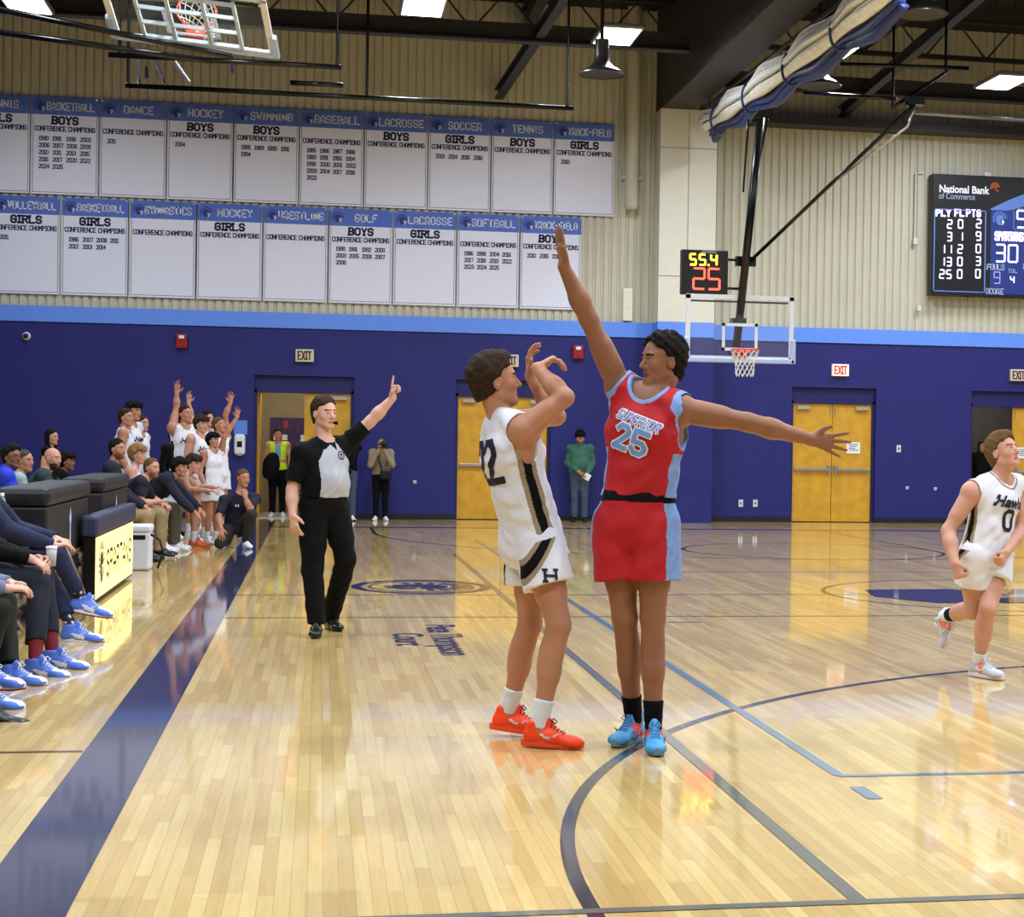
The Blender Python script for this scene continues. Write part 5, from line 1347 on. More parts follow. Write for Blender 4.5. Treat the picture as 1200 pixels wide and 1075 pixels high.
exit_sign(at(1192, 440, WY), m_exbr, 'dark lettered EXIT sign at the right edge of the photo')
m_alarm = mat('red_alarm_housing', (150, 22, 30), .4)
for c, lb in (((213, 400), 'red fire alarm horn on the navy wall left of the referee'), ((677, 413), 'red fire alarm horn on the navy wall between the two players')):
    p = at(*c, WY); t = thing('fire_alarm', lb, 'fire alarm', (p[0], WY-.03, p[2]), 'red fire alarms')
    MB().box((-.10, -.06, -.13), (.10, .03, .13), bev=.02).build('housing', m_alarm, t)
    MB().box((-.05, -.085, .04), (.05, -.055, .10), bev=.012).build('strobe', m_white, t)
    MB().lathe((0, -.058, -.05), [(.002, -.012), (.045, -.012), (.05, 0)], 16, 'y').build('horn', m_alarm, t)
p = at(31, 394, WY); t = thing('dome_camera', 'small white dome camera high on the navy wall at the left', 'camera', (p[0], WY-.06, p[2]))
MB().lathe((0, 0, 0), [(.001, -.03), (.05, -.02), (.07, .02), (.075, .06)], 20, 'y').build('base', m_white, t)
MB().lathe((0, -.03, 0), [(.001, -.045), (.03, -.035), (.045, -.01), (.048, .01)], 18, 'y').build('dome', m_black, t)
p = at(735, 368, WY); t = thing('wall_box', 'small pale box on the ribbed wall above the blue band', 'box', (p[0], WY-.02, 3.80))
MB().box((-.09, -.04, .0), (.09, .05, .62), bev=.01).build('cover', mat('pale_box_paint', (226, 222, 206), .5), t)
m_plate = mat('pale_wall_plate', (206, 204, 214), .5)
for i, (c, lb) in enumerate((((868, 590), 'left one of the two pale outlets low on the wall under the hoop'), ((885, 590), 'right one of the two pale outlets low on the wall under the hoop'), ((1053, 526), 'pale switch plate on the wall right of the double door'),
                ((1063, 572), 'left one of the two small knobs on the wall right of the double door'), ((1096, 573), 'right one of the two small knobs on the wall right of the double door'), ((486, 565), 'small pale plate on the wall right of the photographer'))):
    p = at(*c, WY); k = i in (3, 4, 5)
    t = thing('wall_plate', lb, 'wall plate', (p[0], WY-.008, p[2]), 'pale plates on the wall')
    MB().box((-.03 if k else -.045, -.008, -.03 if k else -.07), (.03 if k else .045, .008, .03 if k else .07), bev=.005).build('plate', m_plate, t)
    MB().box((-.012, -.014, -.02), (.012, -.004, .02), bev=.003).build('socket', m_black if not k else m_chrome, t)
p = at(281, 521, WY); t = thing('sanitizer_dispenser', 'white dispenser with a dark window on the navy wall right of the bench', 'dispenser', (p[0], WY-.05, p[2]))
MB().box((-.10, -.06, -.19), (.10, .05, .19), bev=.05).build('case', m_white, t); MB().box((-.045, -.066, -.05), (.045, -.055, .06), bev=.01).build('window', m_black, t); MB().box((-.05, -.05, -.215), (.05, .03, -.185), bev=.01).build('nozzle', m_grey, t)
p = at(282, 501, WY); t = thing('wall_notice', 'light blue notice on the wall above the white dispenser', 'notice', (p[0], WY-.01, p[2]))
MB().box((-.12, -.004, -.13), (.12, .006, .13)).build('sheet', mat('light_blue_notice', (92, 132, 220), .6), t)
for c, lb in (((1000, 525), 'white paper notice taped on the right double door'), ((1199, 531), 'white paper notice on the far right door at the photo edge')):
    p = at(*c, WY+.1); t = thing('paper_notice', lb, 'notice', (p[0], WY+.102, p[2]))
    MB().box((-.14, -.003, -.11), (.14, .003, .11)).build('sheet', m_paper, t)
    l = MB()
    for k in range(4): l.box((-.10+.02*(k % 2), -.0045, .06-.038*k), (.10-.03*(k % 3), -.003, .075-.038*k))
    l.build('printed_lines', m_ink, t)

# ------------------------------------------------------------------ scoreboard
m_cab = mat('scoreboard_black', (16, 15, 20), .45, var=.03); m_sbblue = mat('scoreboard_blue', (34, 52, 132), .45, var=.03); m_sblite = mat('scoreboard_light_blue', (96, 130, 206), .5, var=0)
m_led = mat('white_led_digits', (226, 214, 255), .5, var=0, emit=1.6); m_ledname = mat('white_led_name', (214, 190, 255), .5, var=0, emit=2.4); m_lblue = mat('scoreboard_pale_ink', (176, 190, 226), .6, var=0)
sx, sz = 12.41, 4.46
SB = thing('scoreboard', 'large black and blue electronic scoreboard on the ribbed wall at the right edge', 'scoreboard', (sx, 15.62, sz))
MB().box((0, 0, 0), (4.2, .26, 2.36), bev=.012).build('cabinet', m_cab, SB)
def bz(zx, zy):
    pxx = zx/6.32+1070; py = zy/6.32+190-.058*(pxx-1087)
    return (pxx-1087)/55.4, (346.5-py)/59.3
def Bp(zx, zy, y=-.006): a, b = bz(zx, zy); return (a, y, b)
f = MB(); f.box((.02, -.004, .06), (1.19, -.001, 1.72), 0); f.box((1.20, -.004, .06), (4.15, -.001, 1.70), 1)
f.build('player_panel', [m_cab, m_sbblue], SB)
o = MB()
x0, z0, x1, z1 = .03, .07, 1.10, 1.68
for a, b in (((x0, z0), (x1, z0+.02)), ((x0, z1-.02), (x1, z1)), ((x0, z0), (x0+.022, z1)), ((x1-.022, z0), (x1, z1))): o.box((a[0], -.012, a[1]), (b[0], -.003, b[1]))
a = bz(690, 370); b = bz(690, 525); o.box((a[0], -.012, b[1]), (a[0]+.015, -.003, a[1])); o.box((a[0], -.012, b[1]), (a[0]+1.2, -.003, b[1]+.015)); o.box((a[0], -.012, a[1]), (a[0]+1.2, -.003, a[1]+.015))
o.build('outline', m_sblite, SB)
w = MB(); pts = [(1.15+i*.1, 1.70+.75*math.sin(min(1.5, i*.1*1.1))*(.62)) for i in range(21)]
for i in range(20):
    (ax_, az_), (bx_, bz_) = pts[i], pts[i+1]; w.add([(ax_, -.003, min(2.33, az_)), (bx_, -.003, min(2.33, bz_)), (bx_, -.003, max(1.70, min(2.33, bz_-.20-.006*i))), (ax_, -.003, max(1.70, min(2.33, az_-.20-.006*i)))], [(0, 1, 2, 3)])
w.build('swoosh', m_sblite, SB)
vs, fs = font_mesh('National Bank', .20, 0, .006, 'LEFT'); k = 1.04/max(vs[:, 0]); l = MB(); put2d(l, vs*[k, 1], fs, Bp(150, 240), X3, Z3); l.build('sponsor_name', m_wprint, SB)
vs, fs = font_mesh('of Commerce', .17, 0, -.001, 'LEFT'); k = .74/max(vs[:, 0]); l = MB(); put2d(l, vs*[k, 1], fs, Bp(150, 288), X3, Z3); l.build('sponsor_subline', m_lblue, SB)
l = MB(); q = Bp(552, 212); ring2d(l, (0, 0), .0, .10, -.6, 3.6, q, X3, Z3, 16); poly2d(l, [(-.02, -.02), (.06, -.10), (.10, 0)], q, X3, Z3); l.build('sponsor_emblem', mat('orange_brown_emblem', (150, 70, 42), .6), SB)
l = MB(); write(l, 'PLY', Bp(135, 412), X3, Z3, .115, .032, .066, .62, align='l'); write(l, 'FL', Bp(268, 415), X3, Z3, .115, .032, .066, .62, align='l'); write(l, 'PTS', Bp(352, 418), X3, Z3, .115, .032, .066, .62, align='l'); l.build('column_titles', m_ledname, SB)
l = MB()
for i, (a_, b_, c_) in enumerate((('2', '0', '2'), ('3', '1', '9'), ('11', '2', '0'), ('13', '0', '3'), ('25', '0', '0'))):
    zy = 507+i*91.5
    for tx, xx in ((a_, 246), (b_, 324), (c_, 455)): seven(l, tx, Bp(xx, zy), X3, Z3, .16, .024, 'r')
l.build('player_digits', m_led, SB)
l = MB(); seven(l, '55.4', Bp(718, 508), X3, Z3, .33, .036); l.build('clock_digits', m_led, SB)
l = MB(); seven(l, '30', Bp(568, 755), X3, Z3, .33, .036); seven(l, '4', Bp(677, 915), X3, Z3, .13, .024); l.build('score_digits', m_led, SB)
l = MB(); seven(l, '9', Bp(557, 915), X3, Z3, .22, .018); l.build('foul_digit', mat('dim_led_digits', (160, 150, 200), .5, var=0, emit=.5), SB)
l = MB(); write(l, 'SPARTANS', Bp(662, 602), X3, Z3, .15, .034, .06, .36, fit=.58); l.build('team_name', m_ledname, SB)
l = MB(); write(l, 'FOULS', Bp(505, 812), X3, Z3, .10, .02, .055, .35, align='l'); write(l, 'T.O.L.', Bp(660, 838), X3, Z3, .065, .012, .038, .35, align='l'); write(l, 'SCORE', Bp(500, 990), X3, Z3, .10, .02, .055, .35, align='l'); write(l, 'PLAYER', Bp(770, 812), X3, Z3, .10, .02, .055, .35, align='l'); l.build('captions', m_lblue, SB)
l = MB(); helmet(l, Bp(592, 445), X3, Z3, .33, 0, 1); l.build('emblem', [m_sblite, m_wprint], SB)
p = at(1158, 207, 15.7); t = thing('signal_lamp', 'small pale fixture on top of the scoreboard', 'fixture', (p[0], 15.75, sz+2.36)); MB().box((-.07, -.04, 0), (.07, .04, .09), bev=.02).build('case', m_plate, t)
t = thing('wall_conduit', 'thin pale conduit on the ribbed wall left of the scoreboard', 'conduit', (12.2, 15.85, 4.0))
MB().tube([(.12, 0, 2.86), (-.06, 0, 2.86), (-.06, 0, 1.55)], .016, 8).build('tube', m_plate, t); MB().box((-.1, -.04, 1.45), (-.02, .03, 1.58), bev=.01).build('box', m_plate, t); MB().box((-.0, -.04, .15), (.08, .03, .26), bev=.01).build('box', m_plate, t)

# ------------------------------------------------------------------ hoops
m_glass = bpy.data.materials.new('backboard_glass'); m_glass.use_nodes = True
_b = m_glass.node_tree.nodes['Principled BSDF']; _b.inputs['Base Color'].default_value = (.9, .95, 1, 1); _b.inputs['Roughness'].default_value = .04; _b.inputs['Alpha'].default_value = .10
_n = m_glass.node_tree.nodes.new('ShaderNodeTexNoise'); _n.inputs['Scale'].default_value = 3; _r = m_glass.node_tree.nodes.new('ShaderNodeMapRange'); _r.inputs['To Min'].default_value = .02; _r.inputs['To Max'].default_value = .045
m_glass.node_tree.links.new(_n.outputs['Fac'], _r.inputs['Value']); m_glass.node_tree.links.new(_r.outputs['Result'], _b.inputs['Alpha'])
m_rim = mat('orange_rim_paint', (226, 62, 30), .4); m_net = mat('white_net_cord', (226, 222, 214), .8, var=.04); m_pad = mat('pale_backboard_pad', (176, 196, 238), .6); m_hoopblack = mat('black_hoist_steel', (16, 16, 18), .25, metal=.4, spec=.6)
def board_parts(root, T, frame_pipes=True):
    """board, rim and net in local axes (u wide, v up, n towards the court), T maps them to the place"""
    def mk(name, mb, m, par=root, sm=False):
        mb.v = [tuple(T(*p)) for p in mb.v]; return mb.build(name, m, par, sm)
    W, H0, H1 = .914, 0, 1.07
    mk('backboard', MB().box((-W, H0, -.012), (W, H1, .0)), m_glass)
    fr = MB()
    for a, b in (((-W-.01, H0-.01), (W+.01, .06)), ((-W-.01, H1-.065), (W+.01, H1+.01)), ((-W-.01, 0), (-W+.065, H1)), ((W-.065, 0), (W+.01, H1))): fr.box((a[0], a[1], -.03), (b[0], b[1], .004))
    mk('backboard_frame', fr, m_white)
    sq = MB(); a0, b0, a1, b1, q = -.305, .15, .305, .61, .05
    for a, b in (((a0, b0), (a1, b0+q)), ((a0, b1-q), (a1, b1)), ((a0, b0), (a0+q, b1)), ((a1-q, b0), (a1, b1))): sq.box((a[0], a[1], .001), (b[0], b[1], .005))
    mk('target_square', sq, m_white)
    pd = MB(); pd.box((-W-.04, -.05, -.05), (W+.04, .03, .03), bev=.02)
    for s in (-1, 1): pd.box((s*(W+.005)-.045, -.05, -.05), (s*(W+.005)+.045, .36, .03), bev=.02)
    mk('padding', pd, m_pad)
    mk('black_bar', MB().box((-W+.08, H1-.115, -.06), (W-.08, H1-.085, -.03)), m_black)  # black bar behind the glass, just below the top of the frame
    rc = (0, .15, .38); R = .2286
    rm = MB(); ring = [(R*math.cos(2*math.pi*i/32), rc[1], rc[2]+R*math.sin(2*math.pi*i/32)) for i in range(33)]
    rm.tube(ring, .011, 8); rm.box((-.10, rc[1]-.02, 0), (.10, rc[1]+.01, .16)); rm.box((-.10, rc[1]-.11, 0.001), (.10, rc[1]+.01, .03))
    for s in (-1, 1): rm.tube([(s*.09, rc[1]-.09, .02), (s*.12, rc[1]-.015, rc[2]-R*.85)], .009, 6)
    rim = mk('rim', rm, m_rim, root, True)
    nt_ = MB(); N = 12
    for s in (-1, 1):
        for i in range(N):
            pl = []
            for k in range(9):
                t = k/8; a = 2*math.pi*(i/N)+s*t*math.pi*(4/N)*1.5; rr = R*(1-.42*t**.7)+.01*math.sin(t*9)
                pl.append((rr*math.cos(a), rc[1]-.44*t, rc[2]+rr*math.sin(a)))
            nt_.tube(pl, .0055, 5)
    return mk, rim, nt_
HOOP = thing('basketball_hoop', 'glass basketball backboard with orange rim hanging before the far wall', 'basketball hoop', (0, 0, 0))
B0 = V(MX, 11.58, 2.90)
mk, rim, nt_ = board_parts(HOOP, lambda u, v, n: (B0[0]+u, B0[1]-n, B0[2]+v))
mk('net', nt_, m_net, rim)
A0 = V(7.62, 11.86, 3.0); A1 = V(7.69, 10.66, 6.78); d = unit(A1-A0)
MB().tube([A0, A1], .068, 14).build('mast', m_hoopblack, HOOP, True)
for a, b in (((871, 225), (877, 140)), ((880, 232), (900, 140))): MB().tube([at(*a, 11.2), at(*b, 10.6)], .018, 8).build('side_tube', m_hoopblack, HOOP, True)
nk = MB().box((7.50, 11.62, 3.0), (7.74, 11.92, 3.12)).box((7.50, 11.62, 3.5), (7.74, 11.85, 3.6)); nk.build('bracket', m_hoopblack, HOOP)
cb = MB().box((7.52, 11.5, 4.46), (7.86, 11.62, 4.62)); cb.build('clamp', m_hoopblack, HOOP)
e0 = at(875, 310, 11.55); e1 = at(1072, 122, 8.2); MB().tube([e0, e1], .032, 10).build('brace', m_hoopblack, HOOP, True)
MB().tube([e0+(e1-e0)*.56+V(0, 0, -.02), at(1062, 150, 8.3)+V(.02, 0, .02), e1+V(0, 0, -.05)], .018, 8).build('brace', m_chrome, HOOP, True)
for a, b, y0, y1 in (((942, 109), (1050, 116), 9.3, 8.4), ((985, 75), (1135, 80), 8.4, 8.2), ((1046, 126), (1110, 84), 8.2, 9.2), ((1070, 132), (1200, 141), 8.6, 8.9)):
    MB().tube([at(*a, y0), at(*b, y1)], .03, 8).build('hoist_pipe', m_hoopblack if a[0] != 1070 else m_grey, HOOP, True)
cl = MB(); cl.box(tuple(e1-V(.12, .1, .02)), tuple(e1+V(.12, .1, .10))); cl.build('clamp', m_hoopblack, HOOP)
for a in ((1046, 126), (1108, 84)):
    q = at(*a, 8.4); MB().tube([q, (q[0], q[1], 9.3)], .022, 8).build('hanger_rod', m_hoopblack, HOOP)
# shot clock on the mast
m_amber = mat('amber_led', (255, 200, 40), .5, var=0, emit=8.0); m_redled = mat('red_led', (255, 56, 42), .5, var=0, emit=7.0)
sc_ = thing('shot_clock', 'black shot clock reading 55.4 over 25 above the hanging backboard', 'clock', (6.63, 11.66, 3.98))
MB().box((0, 0, 0), (.79, .16, .74), bev=.012).build('case', m_cab, sc_)
l = MB(); seven(l, '55.4', (.14, -.004, .49), X3, Z3, .175, .029); l.build('clock_digits', m_amber, sc_)
l = MB(); seven(l, '25', (.20, -.004, .09), X3, Z3, .34, .032); l.build('shot_digits', m_redled, sc_)
l = MB(); write(l, 'DAKTRONICS', (.46, -.004, .695), X3, Z3, .024, .006, .02, .3); l.build('maker_lettering', m_lblue, sc_)
for z in (.12, .60): MB().tube([(.78, .08, z), (1.06, .10, z)], .022, 8).build('arm', m_hoopblack, sc_)

# the side hoop, folded up under the roof
RH = thing('folded_hoop', 'side basketball hoop folded up under the roof at the top left', 'basketball hoop', (0, 0, 0))
U_ = unit(V(1, .05, -.06)); V_ = unit(V(-.10, -.80, .42)); N_ = -np.cross(U_, V_); N_ = N_ if N_[2] > 0 else -N_
P0 = at(230, 52, 4.4)
mk, rim, nt_ = board_parts(RH, lambda u, v, n: P0+U_*u+V_*v*.9+N_*n)
mk('net', nt_, m_net, rim)
g_ = MB()
for v in (.15, .42, .70, .95): g_.bar(P0+U_*-.55+V_*v*.9-N_*.07, P0+U_*.55+V_*v*.9-N_*.07, .045, .04)
for u in (-.55, -.2, .2, .55): g_.bar(P0+U_*u+V_*.1*.9-N_*.07, P0+U_*u+V_*1.0*.9-N_*.07, .04, .04)
g_.build('rear_grid', mat('pale_steel_grid', (190, 204, 214), .45, metal=.2), RH)
for a, b, y0, y1 in (((-5, 10), (272, 66), 4.0, 4.1), ((-5, 37), (250, 72), 4.2, 4.3)): MB().tube([at(*a, y0), at(*b, y1)], .035, 8).build('swing_arm', m_hoopblack, RH, True)
for a, b, yy in (((147, 100), (672, 127), 8.2), ((127, 64), (400, 79), 6.2), ((340, 97), (402, 100), 7.2)):
    MB().tube([at(*a, yy), at(*b, yy)], .035, 8).build('hoist_pipe', m_hoopblack, RH, True)
for a, b, y0, y1 in (((163, 66), (163, 96), 6.2, 8.2), ((180, 68), (193, 97), 6.2, 8.2), ((172, 78), (172, 92), 6.2, 6.2), ((272, 66), (272, 86), 6.2, 6.2), ((205, 72), (222, 96), 6.1, 6.1)): MB().tube([at(*a, y0), at(*b, y1)], .025, 7).build('link', m_hoopblack if a[0] != 205 else m_chrome, RH)
for a, yy in (((150, 100), 8.2), ((665, 127), 8.2), ((395, 79), 6.2), ((140, 64), 6.2), ((430, 114), 8.2)):
    q = at(*a, yy); MB().tube([q, (q[0], q[1], 9.3)], .02, 7).build('hanger_rod', m_hoopblack, RH)

# ------------------------------------------------------------------ under the roof
m_bell = mat('spun_steel', (150, 150, 154), .3, metal=.85, var=.05); m_bellin = mat('bell_inside', (60, 58, 58), .6)
for (c, zz, lb) in (((705, 88), 7.22, 'steel bell fixture under the lamp left of the dark girder'), ((960, 102), 7.22, 'steel bell fixture under the lamp by the rolled curtain'), ((1081, 18), 7.5, 'steel bell fixture in the dark roof at the top right')):
    p = at_floor(*c, zz); t = thing('bell_fixture', lb, 'ceiling fixture', (p[0], p[1], zz), 'steel bell fixtures under the roof')
    MB().lathe((0, 0, 0), [(.36, 0), (.365, .02), (.30, .07), (.19, .13), (.13, .20), (.115, .30), (.11, .55)], 28).build('bell', m_bell, t, True)
    MB().lathe((0, 0, .012), [(.001, .03), (.2, .03), (.345, 0)], 28).build('inner_cone', m_bellin, t, True)
    MB().tube([(0, 0, .5), (0, 0, ROOM_Z-zz-.02)], .03, 8).build('stem', m_dark, t)
p = at(740, 246, 15.72); t = thing('down_pipe', 'pale vertical duct pipe on the ribbed wall beside the pier', 'pipe', (p[0], 15.72, p[2]))
MB().lathe((0, 0, 0), [(.001, 0), (.10, .01), (.125, .06), (.13, .12), (.13, ROOM_Z-p[2])], 20).build('pipe', mat('pale_pipe_paint', (196, 190, 172), .5), t, True)
MB().tube([(-.2, .05, .62), (.2, .05, .62)], .022, 8).build('bracket', m_plate, t)
# divider curtain, rolled up and tied along the girder
m_cw = mat('cream_curtain_vinyl', (234, 232, 226), .5, var=.1, scale=12); m_cn = mat('navy_curtain_vinyl', (34, 48, 104), .45, var=.1, scale=9)
c0 = at_x(833, 146, 7.70); c1 = at_x(1052, -14, 7.86); L_ = np.linalg.norm(c1-c0); ax_ = (c1-c0)/L_; sd_ = unit(np.cross(ax_, Z3)); up_ = np.cross(sd_, ax_)
CU = thing('divider_curtain', 'rolled cream and navy divider curtain tied up beside the dark girder', 'curtain', tuple(c0))
straps = [.08, .30, .54, .78, 1.0]
def girth(t):
    return (.72+.24*t)*.80+.36*min(1, min(abs(t-s) for s in straps)/.10)
lay = []
random.seed(8)
for i in range(5): lay.append((.10+.035*(i % 3)+random.uniform(-.015, .015), .24-.085*i+random.uniform(-.01, .01), 0, random.uniform(0, 6)))
for i in range(6): lay.append((-.02-.05*(i % 3)+.02*(i//3)+random.uniform(-.015, .015), .18-.095*i+random.uniform(-.01, .01), 1, random.uniform(0, 6)))
for kind, nm, m in ((0, 'cream_folds', m_cw), (1, 'navy_folds', m_cn)):
    mb = MB()
    for (ox, oz, kd, ph) in lay:
        if kd != kind: continue
        n = 60; rings = []
        for j in range(n+1):
            t = j/n; g0 = girth(t); c = ax_*L_*t+sd_*(ox*g0+.012*math.sin(t*31+ph))+up_*(oz*g0+.012*math.sin(t*23+ph*2)-.05*math.sin(t*math.pi))
            rings.append([c+sd_*(.10*g0*math.cos(a)+.012*math.sin(3*a+ph))+up_*(.062*g0*math.sin(a)+.018*math.cos(2*a+ph)) for a in [2*math.pi*k/14 for k in range(14)]])
        vs = [v for R in rings for v in R]; M_ = 14; fs = [(a*M_+k, a*M_+(k+1) % M_, a*M_+M_+(k+1) % M_, a*M_+M_+k) for a in range(n) for k in range(M_)]
        fs += [tuple(range(M_-1, -1, -1)), tuple(n*M_+k for k in range(M_))]; mb.add(vs, fs)
    mb.build(nm, m, CU, True)
for s in straps[:-1]:
    ring = [ax_*L_*s+sd_*(.155*math.cos(a)+.045)+up_*(.255*math.sin(a)-.03-.05*math.sin(s*math.pi)) for a in [2*math.pi*k/20 for k in range(21)]]
    MB().tube(ring, (.022), 6).build('strap', m_cn, CU)
MB().tube([tuple(ax_*.3+up_*.3+V(-.02, 0, .08)), tuple(ax_*(L_-.3)+up_*.3+V(-.02, 0, .08))], .03, 8).build('drive_pipe', m_dark, CU)

# ------------------------------------------------------------------ scorers' table
TB = thing('scorers_table', 'long black scorers table beside the sideline', 'table', (-1.5, .5, 0))
MB().box((-.40, -3.25, .46), (.22, 2.35, .50), bev=.008).build('table_top', mat('table_top_laminate', (96, 78, 58), .5), TB)
MB().box((.20, -3.2, .02), (.215, -1.55, .458)).build('skirt', m_blk, TB)
for yy in (-3.1, -.9, 1.2, 2.2):
    for xx in (-.36, .17): MB().tube([(xx, yy, 0), (xx, yy, .46)], .016, 8).build('leg', m_grey, TB)
LS = thing('led_sign', 'bright yellow white lit sign with a helmet emblem in front of the scorers table', 'lit sign', (-1.15, -1.02, 0))
m_ledface = mat('yellow_white_led_face', (255, 236, 150), .5, var=.05, scale=2, emit=1.15)
MB().box((-.10, 0, .025), (.0, 3.1, .60), bev=.006).build('case', m_black, LS)
MB().box((-.002, .03, .05), (.006, 3.07, .585)).build('lit_panel', m_ledface, LS)
l = MB(); helmet(l, (.008, .42, .33), Y3, Z3, .46); l.build('emblem', mat('dark_sign_ink', (52, 46, 40), .6, var=0), LS)
l = MB(); write(l, 'SPARTANS', (.008, .80, .20), Y3, Z3, .22, .034, .19, .42, align='l', fit=2.15); l.build('lettering', mat('dark_sign_ink', (52, 46, 40), .6), LS)
MB().box((-.12, -.04, .60), (.03, 3.14, .78), bev=.03).build('padded_top', mat('navy_grey_vinyl', (50, 54, 84), .5), LS)
m_padblk = mat('black_padded_vinyl', (26, 25, 30), .5, bump=.2, bscale=40)
for (ya, yb, lb) in ((-2.75, -.30, 'nearer of the two black padded boxes on the scorers table'), (.75, 3.0, 'farther of the two black padded boxes on the scorers table')):
    t = thing('padded_box', lb, 'padded box', (-1.47, ya, .501), 'black padded boxes on the scorers table')
    MB().box((-.20, 0, 0), (.17, yb-ya, .42), bev=.02).build('box', m_padblk, t)
    MB().box((-.22, -.02, .42), (.19, yb-ya+.02, .57), bev=.05).build('padded_lid', m_padblk, t)
    l = MB(); poly2d(l, [(-.04, 0), (.04, 0), (.03, .14), (.06, .2), (0, .3), (-.06, .2), (-.03, .14)], (.172, (yb-ya)*.52, .08), Y3, Z3); l.build('crest', m_lblue, t)
t = thing('bottle_stand', 'small black stand at the near end of the scorers table', 'stand', (-1.60, -2.93, 0)); MB().box((-.14, -.14, .74), (.14, .14, .77)).build('top', m_blk, t); MB().tube([(0, 0, .02), (0, 0, .74)], .03, 10).build('post', m_blk, t); MB().lathe((0, 0, 0), [(.001, .02), (.14, .015), (.15, 0)], 20).build('foot', m_blk, t)
t = thing('soda_bottle', 'clear soda bottle with a red label by the royal blue jacket', 'bottle', (-1.60, -2.93, .771))
MB().lathe((0, 0, 0), [(.001, 0), (.034, .004), (.036, .05), (.034, .17), (.02, .22), (.013, .235), (.013, .25)], 18).build('body', mat('clear_dark_bottle', (150, 150, 152), .15), t, True)
MB().lathe((0, 0, 0), [(.0368, .07), (.037, .15)], 18).build('label', mat('red_bottle_label', (176, 24, 30), .5), t, True); MB().lathe((0, 0, .25), [(.015, -.012), (.015, .012), (.001, .012)], 14).build('cap', m_white, t, True)
p = at_x(131, 608, -1.42)+V(0, .0, 0); t = thing('glowing_bottle', 'glowing magenta pink bottle between the two padded boxes', 'bottle', (-1.42, .2, .501))
MB().lathe((0, 0, 0), [(.001, 0), (.045, .005), (.045, .22), (.02, .30), (.018, .38), (.001, .385)], 16).build('body', mat('pink_glow', (255, 40, 150), .4, var=0, emit=1.6), t, True)
MB().lathe((-.02, -.1, .3), [(.001, .09), (.018, .10), (.02, .14), (.001, .15)], 10).build('red_light', mat('red_glow', (255, 40, 60), .4, var=0, emit=2.0), t)
p = at_floor(163, 669); t = thing('cooler', 'white drink cooler with a dark handle slot on the floor behind the lit sign', 'cooler', (p[0]-.04, p[1]+.2, 0))
MB().box((-.15, -.18, 0), (.15, .18, .42), bev=.03).build('body', m_white, t); MB().box((-.16, -.19, .42), (.16, .19, .50), bev=.025).build('lid', m_white, t); MB().box((-.10, -.187, .34), (.10, -.179, .39), bev=.002).build('handle_slot', m_black, t)
MB().tube([(.16, -.2, .40), (.26, -.24, .34), (.30, -.26, .2), (.24, -.26, .03)], .014, 8).build('hose', m_black, t, True)
tag(MB().tube([at(76, 640, -3.3), at(88, 668, -3.2), at(97, 690, -3.1), at_floor(103, 712, .02)], .012, 8).build('cable', m_grey, None, True), 'thin grey cable hanging beside the crossed leg in navy', 'cable')

# ------------------------------------------------------------------ folding chairs
def make_chair():
    r = thing('folding_chair', None, 'chair')
    MB().box((-.20, -.12, .37), (.20, .22, .395), bev=.012).build('seat', m_padblk, r)
    MB().box((-.20, -.315, .62), (.20, -.295, .84), bev=.012).build('backrest', m_padblk, r)
    for s in (-1, 1):
        MB().tube([(s*.215, .22, .012), (s*.215, -.02, .40), (s*.21, -.30, .80), (s*.20, -.31, .86)], .012, 8).build('front_leg', m_chrome, r, True)
        MB().tube([(s*.20, -.28, .012), (s*.20, .10, .385)], .012, 8).build('rear_leg', m_chrome, r, True)
    return r
ch0 = make_chair(); n_ = 0
CH_LB = ['under the person in the royal blue jacket', 'under the person in the pale grey polo', 'under the bald bearded person', 'under the dark haired person near the wall', 'under the person in a navy pullover', 'under the bearded person in khaki trousers',
         'under the blond person in a white uniform', 'under the young person in a black jacket', 'under the person with forearms out', 'under the person in the navy suit', 'under the person holding a cup', 'under the person in dark olive trousers', 'under the person showing two sneaker tips', 'under the person showing one black shoe']
for i, (x, y, az) in enumerate(CHAIRS):
    o = ch0 if i == 0 else copy_tree(ch0)
    o.location = (x, y, 0); o.rotation_euler = (0, 0, -az); o['group'] = 'folding chairs along the sideline'; o['label'] = 'black folding chair '+CH_LB[i]
for i, (x, y) in enumerate(((-2.0, 5.9), (-2.05, 6.6))):
    o = copy_tree(ch0); o.location = (x, y, 0); o.rotation_euler = (0, 0, -E90); o['group'] = 'folding chairs along the sideline'
    o['label'] = ['empty', 'empty'][i]+' black folding chair with pale tubes behind the bench, '+['nearer', 'farther'][i]+' of the two'

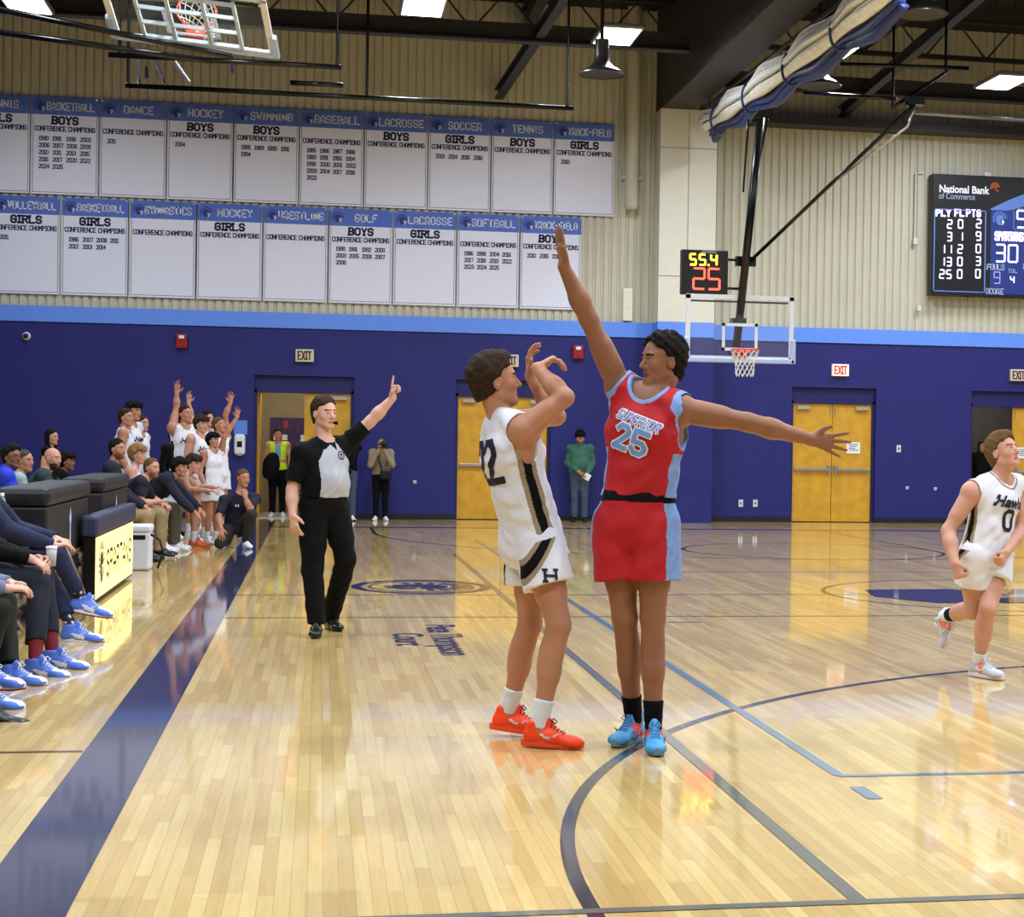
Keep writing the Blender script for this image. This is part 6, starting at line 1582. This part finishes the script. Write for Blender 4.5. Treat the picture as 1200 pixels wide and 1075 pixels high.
# ------------------------------------------------------------------ things held
def camera_body(loc, label, az=0.0, s=1.0):
    t = thing('photo_camera', label, 'camera', loc, rz=az)
    MB().box((-.07*s, -.035*s, -.05*s), (.07*s, .035*s, .05*s), bev=.012).box((-.03*s, -.03*s, .04*s), (.03*s, .03*s, .08*s), bev=.01).build('body', m_black, t)
    MB().lathe((0, -.03*s, 0), [(.036*s, 0), (.038*s, -.09*s), (.030*s, -.09*s), (.026*s, -.06*s), (.001, -.06*s)], 18, 'y').build('lens', m_black, t)
    return t
q = at(449, 522, 15.08); camera_body(tuple(q), 'black camera held to the face of the person in tan', 0, 1.1)
q = at(452, 556, 15.12); t = thing('camera_bag', 'black camera bag hanging on the front of the tan jacket', 'bag', tuple(q))
MB().box((-.10, -.05, -.09), (.10, .05, .09), bev=.03).build('bag', m_black, t); MB().tube([(-.06, .02, .08), (-.14, .06, .30), (-.16, .10, .46)], .012, 6).build('strap', m_black, t)
q = at(407, 553, 14.8); camera_body(tuple(q), 'black camera held low beside the referee', .3, 1.0)
q = at(688, 559, 15.13); t = thing('folded_paper', 'small white paper held by the person in the green hoodie', 'paper', tuple(q)); MB().box((-.06, -.004, -.06), (.06, .004, .06)).build('sheet', m_paper, t); t.rotation_euler = (.2, .5, 0)
hc = hoodJ['hd']; t = thing('knit_cap', 'black cap worn by the person in the green hoodie', 'cap', tuple(hc+V(0, 0, .03)))
MB().lathe((0, 0, 0), [(.105, 0), (.108, .03), (.10, .08), (.07, .125), (.02, .145), (.001, .147)], 20).build('crown', m_blk, t, True); MB().box((-.06, -.17, .0), (.06, -.06, .015), bev=.006).build('brim', m_blk, t)
q = at(318, 545, 16.3); t = thing('black_bag', 'black coat and bag carried by the person in the yellow vest', 'bag', tuple(q))
G = Grid(V(-.3, -.2, -.4), V(.3, .2, .35), .025)
for c, rr in (((0, 0, 0), (.16, .10, .20)), ((.03, 0, .14), (.10, .08, .10)), ((-.04, 0, -.14), (.13, .09, .14))): G.op(ell(c, rr), .05)
P, Q = G.mesh(1); np_object('cloth', P, Q, m_blk, t)
q = J2['wL']+V(.10, -.03, .01); t = thing('drinking_cup', 'pale cup held by the person in black sleeves', 'cup', tuple(q-V(0, 0, .05)))
MB().lathe((0, 0, 0), [(.001, .002), (.026, .0), (.034, .12), (.031, .12), (.024, .008)], 18).build('cup', mat('frosted_cup', (186, 184, 186), .35), t, True); MB().lathe((0, 0, .12), [(.036, -.006), (.036, .008), (.001, .012)], 18).build('lid', m_white, t, True)
q = at_floor(271, 642); t = thing('clipboard', 'tan clipboard standing beside the kneeling person', 'clipboard', (q[0], q[1], 0)); MB().box((-.07, -.006, .004), (.07, .006, .17)).build('board', mat('tan_board', (186, 164, 124), .6), t); MB().box((-.03, -.012, .15), (.03, -.004, .175), bev=.003).build('clip', m_chrome, t)
